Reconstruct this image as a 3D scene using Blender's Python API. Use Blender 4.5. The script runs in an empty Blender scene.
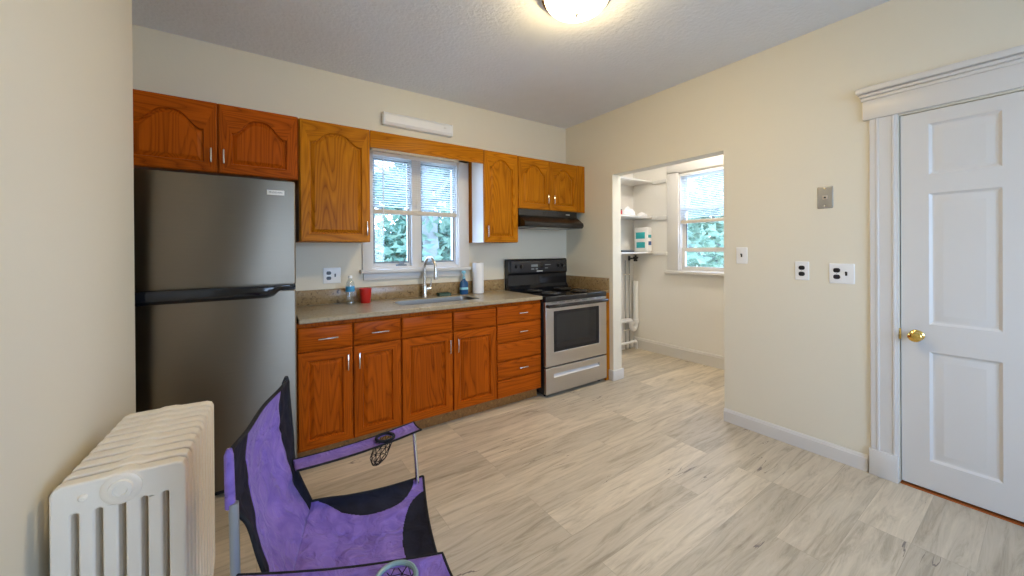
import bpy, bmesh, math, random
from mathutils import Vector, Matrix, noise as mnoise

random.seed(7)
PI = math.pi
C = bpy.context.scene.collection
SC = bpy.context.scene

# ------------------------------------------------------------------ camera
cam_d = bpy.data.cameras.new('camera')
cam = bpy.data.objects.new('camera', cam_d)
C.objects.link(cam)
cam_d.sensor_width = 36.0
cam_d.lens = 373.67 / 1024 * 36.0
cam_d.shift_y = -36.34 / 1024
cam_d.clip_start = 0.02
_r = Vector((0.82281403, -0.56827096, -0.00672152))
_u = Vector((0.00710576, -0.00153911, 0.99997357))
_f = Vector((0.56826629, 0.82284005, -0.0027716))
cam.matrix_world = Matrix(((_r.x, _u.x, -_f.x, 0), (_r.y, _u.y, -_f.y, 0), (_r.z, _u.z, -_f.z, 1.34), (0, 0, 0, 1)))
SC.camera = cam

# ------------------------------------------------------------------ world, exposure
SKY = 5.5
LAMP = 35.0
PANTRY_FILL = 52.0
EXPOSURE = 1.0
w = bpy.data.worlds.new('sky')
SC.world = w
w.use_nodes = True
nt = w.node_tree
nt.nodes.clear()
wo = nt.nodes.new('ShaderNodeOutputWorld')
wb = nt.nodes.new('ShaderNodeBackground')
tc = nt.nodes.new('ShaderNodeTexCoord')
sx = nt.nodes.new('ShaderNodeSeparateXYZ')
cr = nt.nodes.new('ShaderNodeValToRGB')
cr.color_ramp.elements[0].position = 0.0
cr.color_ramp.elements[0].color = (0.62, 0.84, 1.18, 1)
cr.color_ramp.elements[1].position = 0.8
cr.color_ramp.elements[1].color = (0.40, 0.66, 1.18, 1)
nt.links.new(tc.outputs['Generated'], sx.inputs[0])
nt.links.new(sx.outputs['Z'], cr.inputs[0])
nt.links.new(cr.outputs[0], wb.inputs['Color'])
wb.inputs['Strength'].default_value = SKY
nt.links.new(wb.outputs[0], wo.inputs[0])
vs = SC.view_settings
vs.view_transform = 'Standard'
vs.look = 'None'
vs.gamma = 1.0
vs.use_curve_mapping = False
vs.exposure = EXPOSURE
try:
    SC.cycles.max_bounces = 10
    SC.cycles.diffuse_bounces = 6
    SC.cycles.sample_clamp_indirect = 8.0
    SC.cycles.caustics_reflective = False
    SC.cycles.caustics_refractive = False
except Exception:
    pass


def portal(name, loc, rot, sx_, sy_):
    """Marks a window opening for the sky sampler; it gives no light of its own."""
    d = bpy.data.lights.new(name, 'AREA')
    d.shape = 'RECTANGLE'
    d.size = sx_
    d.size_y = sy_
    d.cycles.is_portal = True
    o = bpy.data.objects.new(name, d)
    C.objects.link(o)
    o.location = loc
    o.rotation_euler = rot


# key planes of the room (metres)
XL, XR, XP = -0.46, 3.027, 4.304       # left wall, right wall, far wall of the pantry
YB, YPB, YREAR = 3.255, 3.286, -1.95   # cabinet wall, pantry back wall, wall behind the viewer
ZC = 2.766
YU, YD = 2.95, 2.63                    # fronts of the wall and base cabinet doors
ZT = 0.93                              # worktop
YEND = 2.44                            # end of the left wall

portal('sky_portal_sink', (1.21, 3.43, 1.70), (-PI / 2, 0, 0), 0.80, 1.0)
portal('sky_portal_pantry', (4.45, 2.22, 1.67), (0, PI / 2, 0), 1.2, 0.8)
portal('sky_portal_rear', (1.5, YREAR - 0.14, 1.5), (PI / 2, 0, 0), 1.9, 1.5)


# ------------------------------------------------------------------ materials
def lin(c):
    return tuple(((v / 255.0) / 12.92 if v / 255.0 <= 0.04045 else ((v / 255.0 + 0.055) / 1.055) ** 2.4) for v in c) + (1.0,)


def new_mat(name):
    m = bpy.data.materials.new(name)
    m.use_nodes = True
    return m, m.node_tree, m.node_tree.nodes['Principled BSDF']


def N(nt, t, **kw):
    n = nt.nodes.new(t)
    for k, v in kw.items():
        setattr(n, k, v)
    return n


def coords(nt, scale, rand=0.0, obj=True):
    t = N(nt, 'ShaderNodeTexCoord')
    mp = N(nt, 'ShaderNodeMapping')
    mp.inputs['Scale'].default_value = scale
    nt.links.new(t.outputs['Object' if obj else 'Generated'], mp.inputs['Vector'])
    if rand:
        oi = N(nt, 'ShaderNodeObjectInfo')
        mu = N(nt, 'ShaderNodeMath', operation='MULTIPLY')
        mu.inputs[1].default_value = rand
        nt.links.new(oi.outputs['Random'], mu.inputs[0])
        cx = N(nt, 'ShaderNodeCombineXYZ')
        for i in range(3):
            nt.links.new(mu.outputs[0], cx.inputs[i])
        nt.links.new(cx.outputs[0], mp.inputs['Location'])
    return mp.outputs[0]


def plain(name, col, rough=0.5, metal=0.0, var=0.06, nscale=6.0, bump=0.0, bscale=60.0, spec=None, coat=0.0):
    """A flat paint, plastic or metal with a slight procedural mottle."""
    m, nt, b = new_mat(name)
    v = coords(nt, (1, 1, 1))
    n = N(nt, 'ShaderNodeTexNoise')
    n.inputs['Scale'].default_value = nscale
    n.inputs['Detail'].default_value = 4
    nt.links.new(v, n.inputs['Vector'])
    mx = N(nt, 'ShaderNodeMix', data_type='RGBA')
    mx.inputs[6].default_value = tuple(max(0, c * (1 - var)) for c in col[:3]) + (1,)
    mx.inputs[7].default_value = tuple(min(1, c * (1 + var)) for c in col[:3]) + (1,)
    nt.links.new(n.outputs[0], mx.inputs[0])
    nt.links.new(mx.outputs[2], b.inputs['Base Color'])
    b.inputs['Roughness'].default_value = rough
    b.inputs['Metallic'].default_value = metal
    if spec is not None:
        b.inputs['Specular IOR Level'].default_value = spec
    if coat:
        b.inputs['Coat Weight'].default_value = coat
        b.inputs['Coat Roughness'].default_value = 0.1
    if bump:
        n2 = N(nt, 'ShaderNodeTexNoise')
        n2.inputs['Scale'].default_value = bscale
        n2.inputs['Detail'].default_value = 3
        nt.links.new(v, n2.inputs['Vector'])
        bp = N(nt, 'ShaderNodeBump')
        bp.inputs['Strength'].default_value = bump
        bp.inputs['Distance'].default_value = 0.01
        nt.links.new(n2.outputs[0], bp.inputs['Height'])
        nt.links.new(bp.outputs[0], b.inputs['Normal'])
    return m


def oak(name, light, dark, axis, rough=0.32):
    """Varnished oak: contour lines of a noise stretched along the grain, plus fine pores."""
    m, nt, b = new_mat(name)
    a, c = 0.42, 4.6
    sc = {'x': (a, c, c), 'y': (c, a, c), 'z': (c, c, a)}[axis]
    v = coords(nt, sc, rand=37.0)
    n = N(nt, 'ShaderNodeTexNoise')
    n.inputs['Scale'].default_value = 1.5
    n.inputs['Detail'].default_value = 1.5
    n.inputs['Roughness'].default_value = 0.35
    nt.links.new(v, n.inputs['Vector'])
    k = N(nt, 'ShaderNodeMath', operation='MULTIPLY')
    k.inputs[1].default_value = 24.0
    nt.links.new(n.outputs[0], k.inputs[0])
    fr = N(nt, 'ShaderNodeMath', operation='FRACT')
    nt.links.new(k.outputs[0], fr.inputs[0])
    rp = N(nt, 'ShaderNodeValToRGB')
    e = rp.color_ramp.elements
    e[0].position = 0.0
    e[0].color = (0.05, 0.05, 0.05, 1)
    e[1].position = 1.0
    e[1].color = (0.35, 0.35, 0.35, 1)
    e.new(0.16).color = (0.75, 0.75, 0.75, 1)
    e.new(0.5).color = (1, 1, 1, 1)
    nt.links.new(fr.outputs[0], rp.inputs[0])
    f = {'x': (5, 160, 160), 'y': (160, 5, 160), 'z': (160, 160, 5)}[axis]
    v2 = coords(nt, f, rand=11.0)
    n2 = N(nt, 'ShaderNodeTexNoise')
    n2.inputs['Scale'].default_value = 1.0
    n2.inputs['Detail'].default_value = 3
    nt.links.new(v2, n2.inputs['Vector'])
    n3 = N(nt, 'ShaderNodeTexNoise')
    n3.inputs['Scale'].default_value = 0.5
    n3.inputs['Detail'].default_value = 2
    nt.links.new(v, n3.inputs['Vector'])
    ad = N(nt, 'ShaderNodeMath', operation='MULTIPLY_ADD')
    ad.inputs[1].default_value = 0.45
    nt.links.new(rp.outputs[0], ad.inputs[0])
    m2 = N(nt, 'ShaderNodeMath', operation='MULTIPLY')
    m2.inputs[1].default_value = 0.5
    nt.links.new(n2.outputs[0], m2.inputs[0])
    nt.links.new(m2.outputs[0], ad.inputs[2])
    ad2 = N(nt, 'ShaderNodeMath', operation='MULTIPLY_ADD')
    ad2.inputs[1].default_value = 0.45
    nt.links.new(n3.outputs[0], ad2.inputs[0])
    nt.links.new(ad.outputs[0], ad2.inputs[2])
    cr = N(nt, 'ShaderNodeValToRGB')
    cr.color_ramp.elements[0].position = 0.32
    cr.color_ramp.elements[0].color = dark
    cr.color_ramp.elements[1].position = 0.98
    cr.color_ramp.elements[1].color = light
    nt.links.new(ad2.outputs[0], cr.inputs[0])
    nt.links.new(cr.outputs[0], b.inputs['Base Color'])
    b.inputs['Roughness'].default_value = rough
    b.inputs['Specular IOR Level'].default_value = 0.06
    bp = N(nt, 'ShaderNodeBump')
    bp.inputs['Strength'].default_value = 0.12
    bp.inputs['Distance'].default_value = 0.002
    nt.links.new(ad.outputs[0], bp.inputs['Height'])
    nt.links.new(bp.outputs[0], b.inputs['Normal'])
    return m


def steel(name, col, rough, scale, aniso=0.0):
    m, nt, b = new_mat(name)
    v = coords(nt, scale)
    n = N(nt, 'ShaderNodeTexNoise')
    n.inputs['Scale'].default_value = 1.0
    n.inputs['Detail'].default_value = 5
    nt.links.new(v, n.inputs['Vector'])
    mr = N(nt, 'ShaderNodeMapRange')
    mr.inputs[3].default_value = rough - 0.05
    mr.inputs[4].default_value = rough + 0.07
    nt.links.new(n.outputs[0], mr.inputs[0])
    nt.links.new(mr.outputs[0], b.inputs['Roughness'])
    mx = N(nt, 'ShaderNodeMix', data_type='RGBA')
    mx.inputs[6].default_value = tuple(c * 0.93 for c in col[:3]) + (1,)
    mx.inputs[7].default_value = tuple(min(1, c * 1.07) for c in col[:3]) + (1,)
    nt.links.new(n.outputs[0], mx.inputs[0])
    nt.links.new(mx.outputs[2], b.inputs['Base Color'])
    b.inputs['Metallic'].default_value = 1.0
    if aniso:
        tg = N(nt, 'ShaderNodeTangent', direction_type='RADIAL', axis='Z')
        nt.links.new(tg.outputs[0], b.inputs['Tangent'])
        b.inputs['Anisotropic'].default_value = aniso
        b.inputs['Anisotropic Rotation'].default_value = 0.25
    bp = N(nt, 'ShaderNodeBump')
    bp.inputs['Strength'].default_value = 0.03
    bp.inputs['Distance'].default_value = 0.001
    nt.links.new(n.outputs[0], bp.inputs['Height'])
    nt.links.new(bp.outputs[0], b.inputs['Normal'])
    return m


def speckle(name, c1, c2, c3, scale, rough=0.25):
    """Speckled granite-look laminate."""
    m, nt, b = new_mat(name)
    v = coords(nt, (1, 1, 1))
    n = N(nt, 'ShaderNodeTexNoise')
    n.inputs['Scale'].default_value = scale
    n.inputs['Detail'].default_value = 6
    n.inputs['Roughness'].default_value = 0.72
    n.inputs['Distortion'].default_value = 1.2
    nt.links.new(v, n.inputs['Vector'])
    cr = N(nt, 'ShaderNodeValToRGB')
    e = cr.color_ramp.elements
    e[0].position = 0.33
    e[0].color = c3
    e[1].position = 0.66
    e[1].color = c2
    e.new(0.46).color = c1
    e.new(0.56).color = c1
    nt.links.new(n.outputs[0], cr.inputs[0])
    nt.links.new(cr.outputs[0], b.inputs['Base Color'])
    b.inputs['Roughness'].default_value = rough
    return m


def glow(name, col, s):
    m, nt, b = new_mat(name)
    b.inputs['Base Color'].default_value = (0.9, 0.88, 0.8, 1)
    b.inputs['Emission Color'].default_value = col
    n = N(nt, 'ShaderNodeTexNoise')
    n.inputs['Scale'].default_value = 4.0
    mr = N(nt, 'ShaderNodeMapRange')
    mr.inputs[3].default_value = s * 0.9
    mr.inputs[4].default_value = s * 1.1
    nt.links.new(n.outputs[0], mr.inputs[0])
    nt.links.new(mr.outputs[0], b.inputs['Emission Strength'])
    return m


def pane_mat(name, tint=(1, 1, 1, 1), gloss=0.06):
    m = bpy.data.materials.new(name)
    m.use_nodes = True
    nt = m.node_tree
    nt.nodes.clear()
    o = N(nt, 'ShaderNodeOutputMaterial')
    t = N(nt, 'ShaderNodeBsdfTransparent')
    t.inputs[0].default_value = tint
    g = N(nt, 'ShaderNodeBsdfGlossy')
    g.inputs['Roughness'].default_value = 0.02
    mx = N(nt, 'ShaderNodeMixShader')
    mx.inputs[0].default_value = gloss
    nt.links.new(t.outputs[0], mx.inputs[1])
    nt.links.new(g.outputs[0], mx.inputs[2])
    nt.links.new(mx.outputs[0], o.inputs[0])
    return m


def floor_mat():
    m, nt, b = new_mat('grey_oak_plank')
    t = N(nt, 'ShaderNodeTexCoord')
    br = N(nt, 'ShaderNodeTexBrick')
    br.offset = 0.37
    br.offset_frequency = 3
    br.inputs['Color1'].default_value = (0, 0, 0, 1)
    br.inputs['Color2'].default_value = (1, 1, 1, 1)
    br.inputs['Mortar'].default_value = (0.5, 0.5, 0.5, 1)
    br.inputs['Scale'].default_value = 1.0
    br.inputs['Mortar Size'].default_value = 0.0012
    br.inputs['Mortar Smooth'].default_value = 0.2
    br.inputs['Bias'].default_value = 0.0
    br.inputs['Brick Width'].default_value = 1.22
    br.inputs['Row Height'].default_value = 0.1835
    nt.links.new(t.outputs['Object'], br.inputs['Vector'])
    # per plank offset of the grain
    mp = N(nt, 'ShaderNodeMapping')
    mp.inputs['Scale'].default_value = (1.5, 15.0, 1.0)
    nt.links.new(t.outputs['Object'], mp.inputs['Vector'])
    off = N(nt, 'ShaderNodeVectorMath', operation='SCALE')
    off.inputs['Scale'].default_value = 23.0
    nt.links.new(br.outputs['Color'], off.inputs[0])
    add = N(nt, 'ShaderNodeVectorMath', operation='ADD')
    nt.links.new(mp.outputs[0], add.inputs[0])
    nt.links.new(off.outputs[0], add.inputs[1])
    n = N(nt, 'ShaderNodeTexNoise')
    n.inputs['Scale'].default_value = 1.6
    n.inputs['Detail'].default_value = 10
    n.inputs['Roughness'].default_value = 0.70
    n.inputs['Distortion'].default_value = 0.9
    nt.links.new(add.outputs[0], n.inputs['Vector'])
    cr = N(nt, 'ShaderNodeValToRGB')
    e = cr.color_ramp.elements
    e[0].position = 0.28
    e[0].color = (0.34, 0.275, 0.185, 1)
    e[1].position = 0.72
    e[1].color = (0.70, 0.60, 0.445, 1)
    e.new(0.5).color = (0.575, 0.485, 0.35, 1)
    nt.links.new(n.outputs[0], cr.inputs[0])
    # plank tone
    bw = N(nt, 'ShaderNodeMapRange')
    bw.inputs[3].default_value = 0.80
    bw.inputs[4].default_value = 1.10
    nt.links.new(br.outputs['Color'], bw.inputs[0])
    hs = N(nt, 'ShaderNodeHueSaturation')
    hs.inputs['Saturation'].default_value = 0.92
    nt.links.new(bw.outputs[0], hs.inputs['Value'])
    nt.links.new(cr.outputs[0], hs.inputs['Color'])
    # dark cracks
    mp2 = N(nt, 'ShaderNodeMapping')
    mp2.inputs['Scale'].default_value = (1.3, 15.0, 1.0)
    nt.links.new(t.outputs['Object'], mp2.inputs['Vector'])
    add2 = N(nt, 'ShaderNodeVectorMath', operation='ADD')
    nt.links.new(mp2.outputs[0], add2.inputs[0])
    nt.links.new(off.outputs[0], add2.inputs[1])
    n2 = N(nt, 'ShaderNodeTexNoise')
    n2.inputs['Scale'].default_value = 0.9
    n2.inputs['Detail'].default_value = 4
    n2.inputs['Distortion'].default_value = 0.25
    nt.links.new(add2.outputs[0], n2.inputs['Vector'])
    s1 = N(nt, 'ShaderNodeMath', operation='SUBTRACT')
    s1.inputs[1].default_value = 0.5
    nt.links.new(n2.outputs[0], s1.inputs[0])
    ab = N(nt, 'ShaderNodeMath', operation='ABSOLUTE')
    nt.links.new(s1.outputs[0], ab.inputs[0])
    n3 = N(nt, 'ShaderNodeTexNoise')
    n3.inputs['Scale'].default_value = 2.2
    n3.inputs['Detail'].default_value = 2
    nt.links.new(t.outputs['Object'], n3.inputs['Vector'])
    cm = N(nt, 'ShaderNodeMapRange')
    cm.inputs[1].default_value = 0.59
    cm.inputs[2].default_value = 0.70
    cm.inputs[3].default_value = 0.0
    cm.inputs[4].default_value = 0.011
    nt.links.new(n3.outputs[0], cm.inputs[0])
    lt = N(nt, 'ShaderNodeMath', operation='LESS_THAN')
    nt.links.new(ab.outputs[0], lt.inputs[0])
    nt.links.new(cm.outputs[0], lt.inputs[1])
    mx = N(nt, 'ShaderNodeMix', data_type='RGBA')
    nt.links.new(lt.outputs[0], mx.inputs[0])
    nt.links.new(hs.outputs[0], mx.inputs[6])
    mx.inputs[7].default_value = (0.22, 0.18, 0.15, 1)
    mx2 = N(nt, 'ShaderNodeMix', data_type='RGBA')
    sc_ = N(nt, 'ShaderNodeMath', operation='MULTIPLY')
    sc_.inputs[1].default_value = 0.30
    nt.links.new(br.outputs['Fac'], sc_.inputs[0])
    nt.links.new(sc_.outputs[0], mx2.inputs[0])
    nt.links.new(mx.outputs[2], mx2.inputs[6])
    mx2.inputs[7].default_value = (0.16, 0.13, 0.10, 1)
    nt.links.new(mx2.outputs[2], b.inputs['Base Color'])
    b.inputs['Roughness'].default_value = 0.42
    b.inputs['Specular IOR Level'].default_value = 0.35
    bp = N(nt, 'ShaderNodeBump')
    bp.inputs['Strength'].default_value = 0.08
    bp.inputs['Distance'].default_value = 0.004
    nt.links.new(n.outputs[0], bp.inputs['Height'])
    nt.links.new(bp.outputs[0], b.inputs['Normal'])
    return m


def fabric(name, c1, c2, crease=0.5, sheen=0.0):
    m, nt, b = new_mat(name)
    v = coords(nt, (1, 1, 1))
    n = N(nt, 'ShaderNodeTexNoise')
    n.inputs['Scale'].default_value = 14.0
    n.inputs['Detail'].default_value = 5
    n.inputs['Distortion'].default_value = 1.5
    nt.links.new(v, n.inputs['Vector'])
    cr = N(nt, 'ShaderNodeValToRGB')
    cr.color_ramp.elements[0].position = 0.3
    cr.color_ramp.elements[0].color = c1
    cr.color_ramp.elements[1].position = 0.7
    cr.color_ramp.elements[1].color = c2
    nt.links.new(n.outputs[0], cr.inputs[0])
    nt.links.new(cr.outputs[0], b.inputs['Base Color'])
    b.inputs['Roughness'].default_value = 0.75
    b.inputs['Sheen Weight'].default_value = sheen
    b.inputs['Specular IOR Level'].default_value = 0.2
    vo = N(nt, 'ShaderNodeTexVoronoi', feature='SMOOTH_F1')
    vo.inputs['Scale'].default_value = 15.0
    d = N(nt, 'ShaderNodeVectorMath', operation='ADD')
    nt.links.new(v, d.inputs[0])
    sc_ = N(nt, 'ShaderNodeVectorMath', operation='SCALE')
    sc_.inputs['Scale'].default_value = 0.12
    nt.links.new(n.outputs['Color'], sc_.inputs[0])
    nt.links.new(sc_.outputs[0], d.inputs[1])
    nt.links.new(d.outputs[0], vo.inputs['Vector'])
    bp = N(nt, 'ShaderNodeBump')
    bp.inputs['Strength'].default_value = crease
    bp.inputs['Distance'].default_value = 0.02
    nt.links.new(vo.outputs['Distance'], bp.inputs['Height'])
    nt.links.new(bp.outputs[0], b.inputs['Normal'])
    return m


def leaf_mat(name, c1, c2, through=0.4):
    m, nt, b = new_mat(name)
    v = coords(nt, (1, 1, 1))
    n = N(nt, 'ShaderNodeTexNoise')
    n.inputs['Scale'].default_value = 3.0
    n.inputs['Detail'].default_value = 4
    nt.links.new(v, n.inputs['Vector'])
    cr = N(nt, 'ShaderNodeValToRGB')
    cr.color_ramp.elements[0].position = 0.35
    cr.color_ramp.elements[0].color = c1
    cr.color_ramp.elements[1].position = 0.65
    cr.color_ramp.elements[1].color = c2
    nt.links.new(n.outputs[0], cr.inputs[0])
    nt.links.new(cr.outputs[0], b.inputs['Base Color'])
    b.inputs['Roughness'].default_value = 0.6
    o = nt.nodes['Material Output']
    tl = N(nt, 'ShaderNodeBsdfTranslucent')
    nt.links.new(cr.outputs[0], tl.inputs[0])
    mx = N(nt, 'ShaderNodeMixShader')
    mx.inputs[0].default_value = through
    nt.links.new(b.outputs[0], mx.inputs[1])
    nt.links.new(tl.outputs[0], mx.inputs[2])
    nt.links.new(mx.outputs[0], o.inputs[0])
    return m


M = {}
M['wall'] = plain('cream_wall_paint', (0.765, 0.715, 0.585, 1), 0.65, var=0.015, nscale=2.0, bump=0.05, bscale=40)
M['pantrywall'] = plain('white_wall_paint', (0.79, 0.765, 0.715, 1), 0.65, var=0.015, nscale=2.0, bump=0.05, bscale=40)
M['ceil'] = plain('textured_ceiling_paint', (0.78, 0.81, 0.86, 1), 0.8, var=0.03, nscale=8, bump=0.5, bscale=38)
M['trim'] = plain('white_trim_paint', (0.68, 0.66, 0.63, 1), 0.35, var=0.015)
M['white'] = plain('white_enamel', (0.94, 0.86, 0.73, 1), 0.30, var=0.03, bump=0.03, bscale=90)
M['plastic'] = plain('white_plastic', (0.85, 0.85, 0.84, 1), 0.35, var=0.01)
M['black'] = plain('black_plastic', (0.012, 0.012, 0.014, 1), 0.35, var=0.1)
M['blackgloss'] = plain('black_enamel', (0.008, 0.009, 0.012, 1), 0.10, var=0.1)
M['panelgrey'] = plain('charcoal_panel', (0.030, 0.031, 0.036, 1), 0.22, var=0.05)
M['darkglass'] = plain('smoked_oven_glass', (0.012, 0.014, 0.017, 1), 0.04, var=0.1, coat=0.6)
M['hood'] = plain('black_hood_enamel', (0.009, 0.009, 0.010, 1), 0.25, var=0.1)
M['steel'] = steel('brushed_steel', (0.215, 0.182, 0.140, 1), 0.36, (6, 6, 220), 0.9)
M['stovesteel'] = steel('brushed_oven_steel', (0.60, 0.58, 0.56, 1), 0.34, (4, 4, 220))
M['sinksteel'] = steel('satin_sink_steel', (0.36, 0.34, 0.31, 1), 0.36, (40, 40, 40))
M['nickel'] = plain('brushed_nickel', (0.72, 0.70, 0.66, 1), 0.25, metal=1.0, var=0.05)
M['chrome'] = plain('chrome', (0.85, 0.85, 0.86, 1), 0.08, metal=1.0, var=0.02)
M['brass'] = plain('polished_brass', (0.86, 0.58, 0.16, 1), 0.14, metal=1.0, var=0.05)
M['greymetal'] = plain('grey_painted_tube', (0.30, 0.32, 0.34, 1), 0.35, metal=0.4, var=0.06)
M['pipegrey'] = plain('dull_grey_pipe', (0.42, 0.41, 0.39, 1), 0.5, var=0.1)
M['greyplate'] = plain('grey_metal_plate', (0.40, 0.39, 0.36, 1), 0.4, metal=0.7, var=0.06)
HL, HD = (0.52, 0.185, 0.008, 1), (0.185, 0.045, 0.001, 1)      # honey oak of the upper right
RL, RD = (0.45, 0.092, 0.005, 1), (0.135, 0.022, 0.001, 1)      # redder oak over the fridge and below
M['oz'] = oak('honey_oak_upright', HL, HD, 'z')
M['ox'] = oak('honey_oak_crosswise', HL, HD, 'x')
M['rz'] = oak('russet_oak_upright', RL, RD, 'z')
M['rx'] = oak('russet_oak_crosswise', RL, RD, 'x')
M['granite'] = speckle('brown_speckled_laminate', (0.33, 0.22, 0.10, 1), (0.44, 0.32, 0.17, 1), (0.05, 0.032, 0.015, 1), 30, 0.22)
M['toe'] = speckle('speckled_toe_board', (0.27, 0.12, 0.024, 1), (0.40, 0.20, 0.05, 1), (0.08, 0.03, 0.006, 1), 40, 0.6)
M['top'] = speckle('grey_brown_laminate', (0.36, 0.295, 0.19, 1), (0.46, 0.385, 0.265, 1), (0.20, 0.155, 0.09, 1), 55, 0.26)
M['floor'] = floor_mat()
M['glass'] = pane_mat('window_glass')
M['bottle'] = pane_mat('clear_plastic', (0.90, 0.95, 0.97, 1), 0.14)
M['dome'] = glow('lit_frosted_dome', (1.0, 0.755, 0.385, 1), LAMP)
M['pantryfill'] = glow('pantry_fill_dome', (1.0, 0.90, 0.78, 1), PANTRY_FILL)
M['purple'] = fabric('purple_canvas', (0.15, 0.09, 0.36, 1), (0.25, 0.155, 0.49, 1), 0.75, 0.1)
M['blackmesh'] = fabric('black_mesh_cloth', (0.006, 0.006, 0.012, 1), (0.013, 0.014, 0.028, 1), 0.2)
M['blackband'] = fabric('black_binding_tape', (0.010, 0.010, 0.012, 1), (0.02, 0.02, 0.024, 1), 0.2)
M['ring'] = plain('grey_green_plastic', (0.20, 0.30, 0.31, 1), 0.4)
M['red'] = plain('red_plastic', (0.55, 0.02, 0.015, 1), 0.3)
M['paper'] = plain('white_paper_towel', (0.86, 0.86, 0.87, 1), 0.9, var=0.02, bump=0.08, bscale=120)
M['blue'] = plain('blue_soap', (0.015, 0.09, 0.24, 1), 0.15)
M['sky'] = plain('pale_blue_plastic', (0.30, 0.66, 0.78, 1), 0.3)
M['label'] = plain('blue_bottle_label', (0.05, 0.30, 0.55, 1), 0.4, var=0.25, nscale=60)
M['teal'] = plain('teal_print', (0.03, 0.42, 0.47, 1), 0.5)
M['navy'] = plain('navy_print', (0.03, 0.10, 0.28, 1), 0.5)
M['spongegreen'] = plain('dark_green_scourer', (0.035, 0.08, 0.06, 1), 0.9, var=0.3, nscale=80, bump=0.5, bscale=200)
M['spongeyellow'] = plain('sponge_foam', (0.09, 0.15, 0.12, 1), 0.9, bump=0.5, bscale=200)
M['rail'] = plain('tan_blind_rail', (0.62, 0.55, 0.45, 1), 0.5)
M['sashgrey'] = plain('grey_sash_metal', (0.22, 0.25, 0.26, 1), 0.45)
M['threshold'] = oak('red_oak_threshold', (0.42, 0.12, 0.03, 1), (0.2, 0.05, 0.01, 1), 'y', 0.4)
M['print'] = plain('dark_print', (0.03, 0.03, 0.035, 1), 0.5)
M['badge'] = plain('silver_badge', (0.75, 0.74, 0.72, 1), 0.35)
M['bark'] = plain('grey_bark', (0.20, 0.21, 0.20, 1), 0.9, var=0.3, nscale=12, bump=0.6, bscale=18)
M['leafA'] = leaf_mat('sea_green_leaves', (0.070, 0.165, 0.108, 1), (0.160, 0.290, 0.205, 1))
M['leafB'] = leaf_mat('pale_green_leaves', (0.085, 0.170, 0.110, 1), (0.200, 0.300, 0.205, 1))
M['leafC'] = leaf_mat('silvery_green_leaves', (0.14, 0.225, 0.145, 1), (0.32, 0.42, 0.29, 1))
M['slat'] = leaf_mat('white_blind_slat', (0.80, 0.82, 0.82, 1), (0.88, 0.88, 0.88, 1), 0.8)
M['ground'] = plain('pale_bounce_ground', (0.50, 0.485, 0.43, 1), 0.9, var=0.3, nscale=3)  # ground coloured pale to bounce sky light up into the room


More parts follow.
